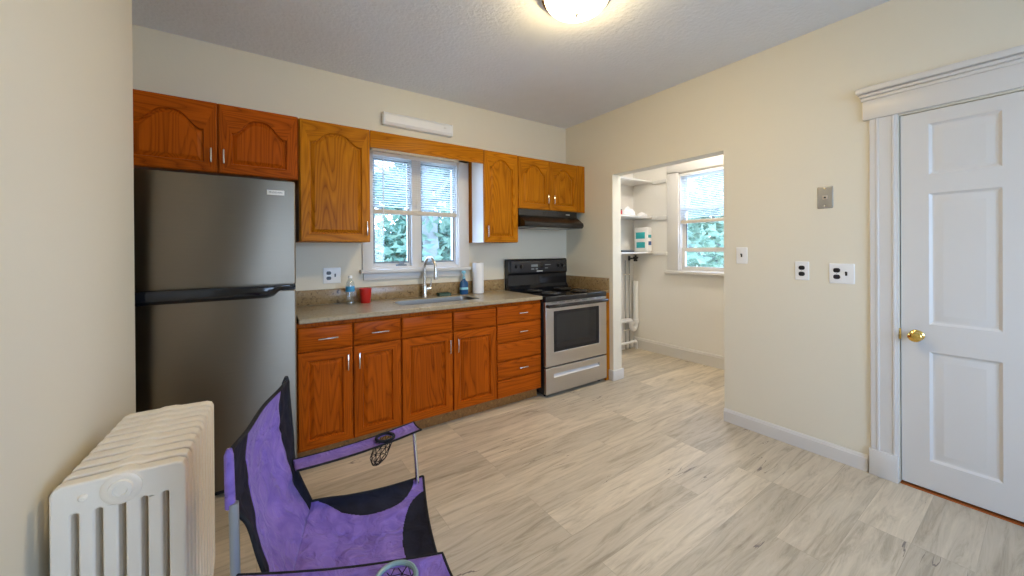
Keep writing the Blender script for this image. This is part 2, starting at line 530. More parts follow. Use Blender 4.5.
# ------------------------------------------------------------------ mesh helpers
class MB:
    """Collects shapes (in world metres) and links them as one mesh object."""

    def __init__(self):
        self.v, self.f, self.m = [], [], []

    def add(self, vs, fs, mi=0):
        o = len(self.v)
        self.v += [tuple(p) for p in vs]
        for f in fs:
            self.f.append(tuple(i + o for i in f))
            self.m.append(mi)

    def _bm(self, bm, mi):
        bm.verts.ensure_lookup_table()
        bm.verts.index_update()
        self.add([v.co.copy() for v in bm.verts], [[v.index for v in f.verts] for f in bm.faces], mi)
        bm.free()

    def box(self, x0, x1, y0, y1, z0, z1, bev=0.0, mi=0, seg=2):
        bm = bmesh.new()
        bmesh.ops.create_cube(bm, size=1.0)
        for v in bm.verts:
            v.co = Vector(((x0 + x1) / 2 + v.co.x * (x1 - x0), (y0 + y1) / 2 + v.co.y * (y1 - y0), (z0 + z1) / 2 + v.co.z * (z1 - z0)))
        if bev > 0:
            bmesh.ops.bevel(bm, geom=list(bm.edges), offset=bev, segments=seg, profile=0.5, affect='EDGES')
        self._bm(bm, mi)
        return self

    def tube(self, pts, r, n=10, mi=0, caps=True, flat=None):
        pts = [Vector(p) for p in pts]
        rs = r if isinstance(r, (list, tuple)) else [r] * len(pts)
        vs, fs = [], []
        prev = None
        for i, p in enumerate(pts):
            if i == 0:
                d = pts[1] - pts[0]
            elif i == len(pts) - 1:
                d = pts[-1] - pts[-2]
            else:
                d = (pts[i + 1] - pts[i]).normalized() + (pts[i] - pts[i - 1]).normalized()
            d.normalize()
            if prev is None:
                a = Vector((0, 0, 1)) if abs(d.z) < 0.9 else Vector((1, 0, 0))
                x = d.cross(a).normalized()
            else:
                x = (prev - d * prev.dot(d)).normalized()
            prev = x
            y = d.cross(x)
            for k in range(n):
                t = 2 * PI * k / n
                vs.append(p + x * math.cos(t) * rs[i] + y * math.sin(t) * rs[i])
        for i in range(len(pts) - 1):
            for k in range(n):
                a, b = i * n + k, i * n + (k + 1) % n
                fs.append((a, b, b + n, a + n))
        if caps:
            fs.append(tuple(range(n))[::-1])
            fs.append(tuple(range((len(pts) - 1) * n, len(pts) * n)))
        self.add(vs, fs, mi)
        return self

    def cyl(self, p0, p1, r, n=20, mi=0):
        return self.tube([p0, p1], r, n, mi)

    def lathe(self, prof, origin, axis=(0, 0, 1), n=28, mi=0):
        """prof: (radius, height) pairs along the axis from the origin."""
        ax = Vector(axis).normalized()
        a = Vector((0, 0, 1)) if abs(ax.z) < 0.9 else Vector((1, 0, 0))
        x = ax.cross(a).normalized()
        y = ax.cross(x)
        o = Vector(origin)
        vs, fs = [], []
        for (r, h) in prof:
            r = max(r, 0.0002)
            for k in range(n):
                t = 2 * PI * k / n
                vs.append(o + ax * h + x * math.cos(t) * r + y * math.sin(t) * r)
        for i in range(len(prof) - 1):
            for k in range(n):
                p, q = i * n + k, i * n + (k + 1) % n
                fs.append((p, q, q + n, p + n))
        fs.append(tuple(range(n))[::-1])
        fs.append(tuple(range((len(prof) - 1) * n, len(prof) * n)))
        self.add(vs, fs, mi)
        return self

    def rings(self, rings, mi=0, cap0=False, cap1=False):
        n = len(rings[0])
        vs = [p for r in rings for p in r]
        fs = []
        for i in range(len(rings) - 1):
            for k in range(n):
                a, b = i * n + k, i * n + (k + 1) % n
                fs.append((a, b, b + n, a + n))
        if cap0:
            fs.append(tuple(range(n))[::-1])
        if cap1:
            fs.append(tuple(range((len(rings) - 1) * n, len(rings) * n)))
        self.add(vs, fs, mi)
        return self

    def holed(self, outer, holes, P, d0, d1, mi=0):
        """A slab with holes: 2D loops mapped by P(u, w, d), from depth d0 to d1."""
        bm = bmesh.new()
        loops = []
        for lp in [outer] + holes:
            vv = [bm.verts.new(Vector((u, w_, 0))) for (u, w_) in lp]
            for i in range(len(vv)):
                bm.edges.new((vv[i], vv[(i + 1) % len(vv)]))
            loops.append(len(vv))
        bmesh.ops.triangle_fill(bm, use_beauty=True, use_dissolve=False, edges=list(bm.edges), normal=(0, 0, 1))
        bm.verts.index_update()
        vv = [v.co.copy() for v in bm.verts]
        tri = [[v.index for v in f.verts] for f in bm.faces]
        bm.free()
        n = len(vv)
        vs = [P(c.x, c.y, d0) for c in vv] + [P(c.x, c.y, d1) for c in vv]
        fs = [tuple(t) for t in tri] + [tuple(i + n for i in t[::-1]) for t in tri]
        o = 0
        for L in loops:
            for i in range(L):
                a, b = o + i, o + (i + 1) % L
                fs.append((b, a, a + n, b + n))
            o += L
        self.add(vs, fs, mi)
        return self

    def grid(self, G, mi=0):
        R, K = len(G), len(G[0])
        vs = [p for r in G for p in r]
        fs = [(i * K + j, i * K + j + 1, (i + 1) * K + j + 1, (i + 1) * K + j) for i in range(R - 1) for j in range(K - 1)]
        self.add(vs, fs, mi)
        return self

    def build(self, name, mats, parent=None, loc=None, smooth=35, fix=True):
        if not isinstance(mats, (list, tuple)):
            mats = [mats]
        if parent is not None:
            base = Vector(parent['_base'])
        elif loc is not None:
            base = Vector(loc)
        else:
            xs, ys, zs = zip(*self.v)
            base = Vector(((min(xs) + max(xs)) / 2, (min(ys) + max(ys)) / 2, min(zs)))
        me = bpy.data.meshes.new(name)
        me.from_pydata([tuple(Vector(p) - base) for p in self.v], [], self.f)
        for mt in mats:
            me.materials.append(mt)
        me.polygons.foreach_set('material_index', self.m)
        me.update()
        if fix:
            bm = bmesh.new()
            bm.from_mesh(me)
            bmesh.ops.recalc_face_normals(bm, faces=list(bm.faces))
            bm.to_mesh(me)
            bm.free()
        if smooth:
            me.polygons.foreach_set('use_smooth', [True] * len(me.polygons))
            me.set_sharp_from_angle(angle=math.radians(smooth))
        o = bpy.data.objects.new(name, me)
        C.objects.link(o)
        if parent is not None:
            o.parent = parent
        else:
            o.location = base
        o['_base'] = tuple(base)
        return o


def tag(o, label, cat, group=None, kind=None):
    o['label'] = label
    if cat:
        o['category'] = cat
    if group:
        o['group'] = group
    if kind:
        o['kind'] = kind
    return o


def thing(name, loc, label, cat, group=None, kind=None):
    o = bpy.data.objects.new(name, None)
    C.objects.link(o)
    o.location = loc
    o.empty_display_size = 0.1
    o['_base'] = tuple(loc)
    return tag(o, label, cat, group, kind)


def struct(o, label=None, cat=None):
    o['kind'] = 'structure'
    if label:
        o['label'] = label
    if cat:
        o['category'] = cat
    return o


def copy_tree(root, delta, label):
    r = root.copy()
    C.objects.link(r)
    r.location = root.location + Vector(delta)
    r['label'] = label
    for ch in root.children:
        c = ch.copy()
        C.objects.link(c)
        c.parent = r
        for g in ch.children:
            d = g.copy()
            C.objects.link(d)
            d.parent = c
    return r


def bevel(o, w_, seg=2, ang=40):
    md = o.modifiers.new('soft_edges', 'BEVEL')
    md.width = w_
    md.segments = seg
    md.limit_method = 'ANGLE'
    md.angle_limit = math.radians(ang)
    return o


def rect(u0, u1, w0, w1):
    return [(u0, w0), (u1, w0), (u1, w1), (u0, w1)]


def rrect(u0, u1, w0, w1, r, n=6):
    out = []
    for (cx, cy, a0) in ((u1 - r, w0 + r, -PI / 2), (u1 - r, w1 - r, 0), (u0 + r, w1 - r, PI / 2), (u0 + r, w0 + r, PI)):
        for k in range(n + 1):
            a = a0 + PI / 2 * k / n
            out.append((cx + r * math.cos(a), cy + r * math.sin(a)))
    return out


def front(x0, z0, y):
    """Plane facing the room from the cabinet wall: u to the right, w up, d into the wall."""
    return lambda u, w_, d: (x0 + u, y + d, z0 + w_)


def side(y0, z0, x):
    """Plane facing the room from the right wall: u to the right, w up, d into the wall."""
    return lambda u, w_, d: (x + d, y0 - u, z0 + w_)


def lettering(name, text, size, P, parent, mat):
    cu = bpy.data.curves.new(name, 'FONT')
    cu.body = text
    cu.size = size
    cu.extrude = 0.0004
    cu.align_x = 'CENTER'
    cu.align_y = 'CENTER'
    tmp = bpy.data.objects.new(name, cu)
    C.objects.link(tmp)
    dg = bpy.context.evaluated_depsgraph_get()
    me0 = bpy.data.meshes.new_from_object(tmp.evaluated_get(dg))
    mb = MB()
    mb.add([P(v.co.x, v.co.y, -v.co.z) for v in me0.vertices], [tuple(p.vertices) for p in me0.polygons])
    bpy.data.objects.remove(tmp)
    return mb.build(name, mat, parent, smooth=0)


# ------------------------------------------------------------------ room shell
struct(MB().box(-1.0, 4.45, -2.1, 3.45, -0.12, 0).build('floor', M['floor'], loc=(0, 0, 0), smooth=0), 'pale grey oak plank floor', 'floor')
struct(MB().box(-1.0, 4.45, -2.1, 3.45, ZC, ZC + 0.1).build('ceiling', M['ceil'], loc=(0, 0, ZC), smooth=0), 'white textured ceiling', 'ceiling')
mb = MB().box(-0.95, XL, -2.1, YEND, 0, ZC)
struct(mb.build('wall_left', M['wall'], loc=(0, 0, 0), smooth=0), 'cream wall behind the radiator', 'wall')
struct(MB().box(-0.95, -0.64, YEND, 3.45, 0, ZC).build('wall_recess', M['wall'], loc=(0, 0, 0), smooth=0), 'cream wall of the refrigerator recess', 'wall')

WX0, WX1, WZ0, WZ1 = 0.815, 1.622, 1.185, 2.19
mb = MB().holed(rect(-0.64, 3.155, 0, ZC), [rect(WX0, WX1, WZ0, WZ1)], lambda u, w_, d: (u, YB + d, w_), 0, 0.17)
struct(mb.build('wall_back', M['wall'], loc=(0, 0, 0), smooth=0), 'cream wall behind the cabinets', 'wall')

OY0, OY1, OZ = 1.465, 2.565, 2.112      # opening to the pantry
DY0, DY1, DZ = -0.31, 0.497, 2.092      # door opening
mb = MB()
mb.box(XR, 3.155, OY1, YB, 0, ZC)
mb.box(XR, 3.155, OY0, OY1, OZ, ZC)
mb.box(XR, 3.155, DY1, OY0, 0, ZC)
mb.box(XR, 3.155, DY0, DY1, DZ, ZC)
mb.box(XR, 3.155, -2.1, DY0, 0, ZC)
struct(mb.build('wall_right', M['wall'], loc=(0, 0, 0), smooth=0), 'cream wall with the pantry opening and white door', 'wall')
struct(MB().box(3.155, 3.2, -0.6, 0.75, 0, ZC).build('light_seal', M['wall'], loc=(0, 0, 0), smooth=0))  # unseen slab added to stop sky light leaking round the door

# wall behind the viewer, with a window hole added to let in daylight
mb = MB().holed(rect(-0.46, XR, 0, ZC), [rect(0.55, 2.45, 0.75, 2.25)], lambda u, w_, d: (u, YREAR - d, w_), 0, 0.14)
struct(mb.build('wall_rear', M['wall'], loc=(0, 0, 0), smooth=0))

# pantry
PW0, PW1, PWZ0, PWZ1 = 1.83, 2.615, 1.075, 2.285
mb = MB().holed([(1.1, 0), (YPB, 0), (YPB, ZC), (1.1, ZC)], [rect(PW0, PW1, PWZ0, PWZ1)], lambda u, w_, d: (XP + d, u, w_), 0, 0.14)
struct(mb.build('wall_pantry', M['pantrywall'], loc=(0, 0, 0), smooth=0), 'cream pantry wall with the window', 'wall')
struct(MB().box(3.155, XP + 0.14, YPB, 3.43, 0, ZC).build('wall_pantry_back', M['pantrywall'], loc=(0, 0, 0), smooth=0), 'cream pantry wall carrying the shelves', 'wall')
struct(MB().box(3.155, XP + 0.14, 0.98, 1.1, 0, ZC).build('wall_pantry_front', M['pantrywall'], loc=(0, 0, 0), smooth=0))


def base_profile(mb, x0, x1, y0, y1, h):
    mb.box(x0, x1, y0, y1, 0, h, 0.004)


bp_ = [(0, 0), (0.016, 0), (0.016, 0.078), (0.012, 0.084), (0.011, 0.090), (0.006, 0.097), (0, 0.097)]
mb = MB().rings([[(XR - a, y, z) for (a, z) in bp_] for y in (0.632, OY0)], cap0=True, cap1=True)
struct(mb.build('baseboard_right', M['trim'], smooth=0), 'white baseboard between the door and the pantry opening', 'baseboard')
mb = MB()
mb.box(XR - 0.018, 3.173, OY1 - 0.016, 2.612, 0, 0.105, 0.003)
struct(mb.build('baseboard_opening', M['trim']), 'white baseboard around the wall end beside the stove', 'baseboard')
bp_ = [(0, 0), (0.018, 0), (0.018, 0.118), (0.013, 0.126), (0.012, 0.136), (0.006, 0.145), (0, 0.145)]
mb = MB().rings([[(XP - a, y, z) for (a, z) in bp_] for y in (1.1, YPB)], cap0=True, cap1=True)
struct(mb.build('baseboard_pantry', M['trim'], smooth=0), 'tall white baseboard under the pantry window', 'baseboard')

# ------------------------------------------------------------------ door and its casing
dr = thing('door_1', (XR, 0.1, 0), 'white six panel door with brass knob in the right wall', 'door', kind='structure')
P = side(DY1 - 0.004, 0.018, XR + 0.006)
DW, DH = DY1 - DY0 - 0.008, DZ - 0.022
cols = [(0.108, 0.352), (DW - 0.352, DW - 0.108)]
rows = [(0.155, 0.755), (0.903, 1.62), (1.722, 2.0)]
holes = [rect(u0, u1, w0, w1) for (u0, u1) in cols for (w0, w1) in rows]
mb = MB().holed(rect(0, DW, 0, DH), holes, P, 0, 0.036)
for (u0, u1) in cols:
    for (w0, w1) in rows:
        R = lambda e, d: [P(u, w_, d) for (u, w_) in rect(u0 + e, u1 - e, w0 + e, w1 - e)]
        mb.rings([R(0, 0), R(0.012, 0.010), R(0.020, 0.011), R(0.050, 0.004), R(0.052, 0.004)], cap1=True)
mb.build('door_slab', M['trim'], dr, smooth=20)
kn = MB()
ky, kz = 0.432, 0.853
kn.lathe([(0.0, 0.0), (0.031, 0.0), (0.031, 0.004), (0.025, 0.009), (0.013, 0.012), (0.011, 0.026), (0.018, 0.034), (0.027, 0.042), (0.030, 0.052), (0.027, 0.062), (0.017, 0.068), (0.010, 0.069), (0.010, 0.066), (0.0, 0.066)], (XR + 0.006, ky, kz), (-1, 0, 0))
ko = kn.build('door_knob', M['brass'], dr)
ko['label'] = 'round polished brass knob'
MB().box(XR - 0.001, XR + 0.007, DY1 - 0.005, DY1 + 0.006, kz - 0.03, kz + 0.03, 0.001).build('strike_plate', M['brass'], dr)

tr = thing('trim_1', (XR, 0.1, 0), 'white moulded door casing with plinth blocks and crowned head', 'door casing', kind='structure')
for sgn, ya in ((1, DY1 + 0.004), (-1, DY0 - 0.004)):
    cp_ = [(0.0, 0.0), (0.0, 0.011), (0.010, 0.013), (0.013, 0.017), (0.021, 0.017), (0.025, 0.012), (0.078, 0.012), (0.082, 0.017), (0.090, 0.017), (0.094, 0.014), (0.116, 0.014), (0.118, 0.012), (0.118, 0.0)]
    mb = MB().rings([[(XR - t, ya + sgn * a, z) for (a, t) in cp_] for z in (0.15, 2.102)], cap0=True, cap1=True)
    y0, y1 = sorted((ya, ya + sgn * 0.124))
    mb.box(XR - 0.028, XR, y0, y1, 0, 0.152, 0.004)
    mb.build('side_casing', M['trim'], tr)
mb = MB()
ya, yb = DY0 - 0.155, DY1 + 0.150
mb.box(XR - 0.022, XR, ya, yb, 2.102, 2.225, 0.003)
mb.box(XR - 0.030, XR, ya - 0.008, yb + 0.008, 2.215, 2.236, 0.006)
mb.box(XR - 0.038, XR, ya - 0.014, yb + 0.014, 2.236, 2.256, 0.007)
mb.box(XR - 0.058, XR, ya - 0.026, yb + 0.026, 2.256, 2.290, 0.007)
mb.build('head_casing', M['trim'], tr)
mb = MB()
mb.box(XR + 0.045, 3.155, DY1 - 0.02, DY1, 0, DZ)
mb.box(XR + 0.045, 3.155, DY0, DY0 + 0.02, 0, DZ)
mb.box(XR + 0.045, 3.155, DY0, DY1, DZ - 0.02, DZ)
mb.build('door_stop', M['trim'], tr)
struct(MB().box(XR - 0.004, XR + 0.05, DY0, DY1, 0, 0.005).build('trim_2', M['threshold']), 'red oak threshold strip under the white door', 'threshold')

# ------------------------------------------------------------------ sink window
wn = thing('window_1', (1.22, YB, 1.1), 'white casement window pair over the sink', 'window', kind='structure')
mb = MB()
mb.box(0.737, WX0 + 0.004, YB - 0.020, YB + 0.01, 1.185, 2.26, 0.003)
mb.box(WX1 - 0.004, 1.726, YB - 0.020, YB + 0.01, 1.185, 2.26, 0.003)
mb.box(0.737, 1.726, YB - 0.020, YB + 0.01, WZ1 - 0.004, 2.26, 0.003)
mb.build('casing', M['trim'], wn)
mb = MB()
mb.box(0.716, 1.729, YB - 0.060, YB + 0.06, 1.158, 1.190, 0.006)
mb.build('stool', M['trim'], wn)
mb = MB()
mb.box(0.744, 1.690, YB - 0.020, YB, 1.100, 1.160, 0.004)
mb.build('apron', M['trim'], wn)
mb = MB()
for (x0, x1, z0, z1) in ((WX0, WX0 + 0.012, WZ0, WZ1), (WX1 - 0.012, WX1, WZ0, WZ1), (WX0, WX1, WZ1 - 0.02, WZ1), (WX0, WX1, WZ0, 1.212), (1.165, 1.248, WZ0, WZ1)):
    mb.box(x0, x1, YB + (0.003 if x0 == 1.165 else 0.0 if x1 - x0 < 0.1 else 0.006), YB + 0.13, z0, z1)
mb.build('jamb', M['trim'], wn)
for (x0, x1) in ((WX0 + 0.012, 1.165), (1.248, WX1 - 0.012)):
    mb = MB().holed(rect(x0, x1, 1.212, 2.17), [rect(x0 + 0.020, x1 - 0.020, 1.246, 2.14)], lambda u, w_, d: (u, YB + 0.05 + d, w_), 0, 0.04)
    s = mb.build('sash', M['trim'], wn, smooth=0)
    mb = MB().holed(rect(x0 + 0.014, x1 - 0.014, 1.238, 2.146), [rect(x0 + 0.027, x1 - 0.027, 1.253, 2.132)], lambda u, w_, d: (u, YB + 0.046 + d, w_), 0, 0.006)
    mb.build('gasket', M['sashgrey'], s, smooth=0)
    MB().box(x0 + 0.016, x1 - 0.016, YB + 0.066, YB + 0.070, 1.242, 2.142).build('pane', M['glass'], s, smooth=0)
for x in (1.075, 1.335):
    mb = MB().box(x - 0.045, x + 0.045, YB + 0.012, YB + 0.05, 1.206, 1.228, 0.006)
    mb.box(x - 0.022, x + 0.022, YB + 0.006, YB + 0.03, 1.220, 1.238, 0.006)
    if x < 1.2:
        mb.tube([(x + 0.01, YB + 0.012, 1.235), (x + 0.02, YB + 0.006, 1.262), (x + 0.024, YB + 0.0, 1.285)], 0.005, 8)
    else:
        mb.tube([(x + 0.01, YB + 0.012, 1.232), (x - 0.02, YB + 0.004, 1.238), (x - 0.05, YB + 0.0, 1.236)], 0.005, 8)
    mb.build('crank', M['sashgrey'], wn)
mb = MB()
mb.box(1.180, 1.232, YB + 0.0, YB + 0.012, 1.745, 1.775, 0.004)
mb.box(1.200, 1.214, YB - 0.012, YB + 0.004, 1.735, 1.790, 0.003)
mb.build('latch', M['trim'], wn)


def blind(label, map_, u0, u1, ztop, zbot, wand_u):
    """map_(u, d) -> (x, y): u along the window, d into the glass."""
    def bx(mb, a, b, d0, d1, z0, z1, bev=0.0):
        p, q = map_(a, d0), map_(b, d1)
        mb.box(min(p[0], q[0]), max(p[0], q[0]), min(p[1], q[1]), max(p[1], q[1]), z0, z1, bev)
    c = map_((u0 + u1) / 2, 0)
    t = thing('window_blind', (c[0], c[1], zbot), label, 'blind', 'window blinds')
    mb = MB()
    bx(mb, u0, u1, -0.016, 0.018, ztop - 0.03, ztop, 0.003)
    mb.build('headrail', M['plastic'], t)
    mb = MB()
    z = ztop - 0.045
    while z > zbot + 0.05:
        a = [map_(u0, -0.0125), map_(u1, -0.0125), map_(u1, 0), map_(u0, 0), map_(u1, 0.0125), map_(u0, 0.0125)]
        zz = [z + 0.0026, z + 0.0026, z + 0.0014, z + 0.0014, z - 0.0040, z - 0.0040]
        top = [(p[0], p[1], h) for p, h in zip(a, zz)]
        bot = [(p[0], p[1], h - 0.0008) for p, h in zip(a, zz)]
        mb.add(top + bot, [(0, 1, 2, 3), (3, 2, 4, 5), (7, 6, 9, 8), (8, 9, 11, 10), (0, 6, 7, 1), (5, 4, 10, 11), (0, 3, 9, 6), (3, 5, 11, 9), (1, 7, 8, 2), (2, 8, 10, 4)])
        z -= 0.0205
    mb.build('slat_stack', M['slat'], t, smooth=0)
    mb = MB()
    bx(mb, u0, u1, -0.014, 0.014, zbot, zbot + 0.040, 0.006)
    ro = mb.build('bottom_rail', M['rail'], t)
    ro['label'] = 'tan bottom rail'
    for k in (0.12, 0.5, 0.88):
        u = u0 + (u1 - u0) * k
        p = map_(u, -0.0135)
        MB().cyl((p[0], p[1], zbot + 0.02), (p[0], p[1], ztop - 0.02), 0.0009, 6).build('ladder_cord', M['slat'], t)
    if wand_u is not None:
        p = map_(wand_u, -0.024)
        MB().cyl((p[0], p[1], ztop - 0.02), (p[0], p[1], ztop - 0.71), 0.004, 8).build('wand', M['plastic'], t)
    return t


blind('white slatted blind drawn halfway down over the sink window', lambda u, d: (u, YB + 0.012 + d), WX0 + 0.014, WX1 - 0.018, 2.185, 1.662, 0.91)

# ------------------------------------------------------------------ pantry window
pw = thing('window_2', (XP, 2.22, PWZ0), 'white sash window in the pantry', 'window', kind='structure')
mb = MB()
mb.box(XP - 0.020, XP + 0.01, PW1 - 0.004, PW1 + 0.148, PWZ0, 2.30, 0.004)
mb.box(XP - 0.020, XP + 0.01, PW0 - 0.148, PW0 + 0.004, PWZ0, 2.30, 0.004)
mb.box(XP - 0.020, XP + 0.01, PW0 - 0.148, PW1 + 0.148, PWZ1 - 0.004, 2.43, 0.004)
mb.build('casing', M['trim'], pw)
mb = MB()
mb.box(XP - 0.055, XP + 0.04, PW0 - 0.175, PW1 + 0.175, PWZ0 - 0.032, PWZ0 + 0.004, 0.006)
mb.build('stool', M['trim'], pw)
mb = MB()
mb.box(XP, XP + 0.13, PW1 - 0.018, PW1, PWZ0, PWZ1)
mb.box(XP, XP + 0.13, PW0, PW0 + 0.018, PWZ0, PWZ1)
mb.box(XP, XP + 0.13, PW0, PW1, PWZ1 - 0.02, PWZ1)
mb.box(XP, XP + 0.13, PW0, PW1, PWZ0, PWZ0 + 0.014)
mb.build('jamb', M['trim'], pw)
for (z0, z1, dx) in ((PWZ0 + 0.014, 1.36, 0.03), (1.31, 1.86, 0.055), (1.82, PWZ1 - 0.02, 0.08)):
    mb = MB().holed(rect(PW0 + 0.018, PW1 - 0.018, z0, z1), [rect(PW0 + 0.058, PW1 - 0.062, z0 + 0.045, z1 - 0.045)], lambda u, w_, d: (XP + dx + d, u, w_), 0, 0.03)
    s = mb.build('sash', M['trim'], pw, smooth=0)
    MB().box(XP + dx + 0.012, XP + dx + 0.016, PW0 + 0.05, PW1 - 0.05, z0 + 0.04, z1 - 0.04).build('pane', M['glass'], s, smooth=0)
MB().box(XP + 0.048, XP + 0.054, PW1 - 0.079, PW1 - 0.066, 1.36, 1.68).build('dark_gap_strip', M['sashgrey'], pw, smooth=0)  # dark strip coloured to stand in for the shaded gap beside the glass
blind('white slatted blind half drawn in the pantry window', lambda u, d: (XP + 0.014 + d, u), PW0 + 0.022, PW1 - 0.022, 2.262, 1.655, None)

# unseen rear window, added to light the room from behind the viewer
rw = thing('fill_window', (1.5, YREAR, 0.75), 'unseen white window added behind the viewer for fill daylight', 'window', kind='structure')
mb = MB().holed(rect(0.48, 2.52, 0.68, 2.32), [rect(0.57, 2.43, 0.77, 2.23)], lambda u, w_, d: (u, YREAR + d, w_), -0.05, 0.02)
mb.box(1.48, 1.52, YREAR - 0.05, YREAR - 0.01, 0.77, 2.23)
mb.build('frame', M['trim'], rw, smooth=0)
MB().box(0.56, 2.44, YREAR - 0.035, YREAR - 0.030, 0.76, 2.24).build('pane', M['glass'], rw, smooth=0)


# ------------------------------------------------------------------ cabinet doors
def bell(t, sh=0.90):
    t = abs(t) / sh
    return 0.0 if t >= 1 else 0.5 + 0.5 * math.cos(PI * t ** 1.45)


def panel_door(root, x0, x1, z0, z1, y, wood_v, wood_h, st=0.058, rise=0.0, t=0.019):
    """Raised panel door. rise > 0 gives the cathedral arch on the top rail."""
    W, H = x1 - x0, z1 - z0
    P = front(x0, z0, y)
    rb = st * 0.95
    top_shoulder = H - st - rise - (0.0 if rise == 0 else 0.012)

    def ring(e, d, straight=False, n=30):
        pts = [(st + e, rb + e), (W - st - e, rb + e)]
        for k in range(n + 1):
            u = (W - st - e) + (2 * (st + e) - W) * k / n
            tt = (u - W / 2) / (W / 2 - st)
            pts.append((u, top_shoulder - e + rise * bell(tt)))
        return [P(u, w_, d) for (u, w_) in pts]

    def outer(e, d, n=30):
        pts = [(e, e), (W - e, e)]
        for k in range(n + 1):
            pts.append((W - e + (2 * e - W) * k / n, H - e))
        return [P(u, w_, d) for (u, w_) in pts]
    mb = MB()
    o0, o1 = outer(0.005, 0.0), ring(0, 0)
    n = len(o0)
    off = len(mb.v)
    mb.v += o0 + o1
    for k in range(n):
        a, b = k, (k + 1) % n
        mb.f.append((off + a, off + b, off + b + n, off + a + n))
        mb.m.append(1 if (k == 0 or 2 <= k < n - 1) else 0)
    mb.rings([o0, outer(0.001, 0.0018), outer(0, 0.005), outer(0, t)], cap1=True)
    mb.rings([o1, ring(0.004, 0.006), ring(0.006, 0.013)])
    d = mb.build('door', [wood_v, wood_h], root, smooth=25)
    mb = MB()
    mb.rings([ring(0.006, 0.013), ring(0.011, 0.0135), ring(0.030, 0.003), ring(0.032, 0.002)], cap1=True)
    mb.build('raised_panel', wood_v, d, smooth=25)
    return d


def slab_front(root, name, x0, x1, z0, z1, y, wood, t=0.019):
    P = front(x0, z0, y)
    W, H = x1 - x0, z1 - z0
    R = lambda e, d: [P(u, w_, d) for (u, w_) in rect(e, W - e, e, H - e)]
    mb = MB()
    mb.rings([R(0.010, 0), R(0.007, 0.0012), R(0.002, 0.004), R(0, 0.007), R(0, t)], cap0=True, cap1=True)
    return mb.build(name, wood, root, smooth=25)


def pull(parent, x, z, y, vertical, L=0.085):
    mb = MB()
    h = L / 2
    ax = (lambda s, d: (x, y - d, z + s)) if vertical else (lambda s, d: (x + s, y - d, z))
    mb.tube([ax(-h, 0.026), ax(-h * 0.9, 0.029), ax(0, 0.031), ax(h * 0.9, 0.029), ax(h, 0.026)], 0.0048, 10)
    for s in (-h * 0.78, h * 0.78):
        mb.tube([ax(s, 0.0), ax(s, 0.028)], 0.004, 8)
    return mb.build('handle', M['nickel'], parent)


def carcass(root, x0, x1, z0, z1, yf, wood, y1=YB, fw=0.04):
    mb = MB().box(x0, x1, yf, y1, z0, z1, 0.0015)
    return mb.build('body', wood, root, smooth=0)


# over the refrigerator
c = thing('wall_cabinet', (-0.19, 3.1, 1.835), 'russet oak two door cabinet above the steel refrigerator', 'cabinet', 'oak kitchen cabinets')
carcass(c, -0.632, 0.257, 1.835, 2.272, YU + 0.02, M['rz'])
d = panel_door(c, -0.628, -0.184, 1.838, 2.269, YU, M['rz'], M['rx'], st=0.062, rise=0.098)
pull(d, -0.212, 1.937, YU, True)
d = panel_door(c, -0.177, 0.250, 1.838, 2.269, YU, M['rz'], M['rx'], st=0.062, rise=0.098)
pull(d, -0.150, 1.937, YU, True)
# tall single
c = thing('wall_cabinet', (0.49, 3.1, 1.412), 'tall single door oak wall cabinet left of the sink window', 'cabinet', 'oak kitchen cabinets')
carcass(c, 0.259, 0.733, 1.412, 2.268, YU + 0.02, M['oz'])
d = panel_door(c, 0.266, 0.730, 1.414, 2.266, YU, M['oz'], M['ox'], st=0.058, rise=0.078)
pull(d, 0.702, 1.513, YU, True, 0.10)
# valance
tag(MB().box(0.735, 1.731, YU + 0.004, YU + 0.023, 2.138, 2.266, 0.002).build('valance', M['ox']), 'oak valance board bridging the cabinets above the sink window', 'valance')
# narrow
c = thing('wall_cabinet', (1.92, 3.1, 1.418), 'narrow tall oak wall cabinet right of the sink window', 'cabinet', 'oak kitchen cabinets')
carcass(c, 1.7345, 2.115, 1.418, 2.266, YU + 0.02, M['oz'])
d = panel_door(c, 1.736, 2.112, 1.420, 2.264, YU, M['oz'], M['ox'], st=0.056, rise=0.075)
pull(d, 1.764, 1.518, YU, True, 0.10)
sp = MB().box(1.7320, 1.7344, YU + 0.021, YB - 0.075, 1.418, 2.266).build('side_panel', M['plastic'], c, smooth=0)
sp['label'] = 'glossy white side panel'
# over the hood
c = thing('wall_cabinet', (2.57, 3.1, 1.753), 'short two door oak cabinet above the black range hood', 'cabinet', 'oak kitchen cabinets')
carcass(c, 2.117, 2.915, 1.753, 2.265, YU + 0.02, M['oz'])
d = panel_door(c, 2.124, 2.515, 1.756, 2.262, YU, M['oz'], M['ox'], st=0.055, rise=0.085)
pull(d, 2.478, 1.862, YU, True)
d = panel_door(c, 2.522, 2.910, 1.756, 2.262, YU, M['oz'], M['ox'], st=0.055, rise=0.085)
pull(d, 2.560, 1.862, YU, True)
MB().box(2.915, 3.026, YU + 0.004, YU + 0.023, 1.753, 2.265, 0.001).build('filler_strip', M['oz'], c, smooth=0)

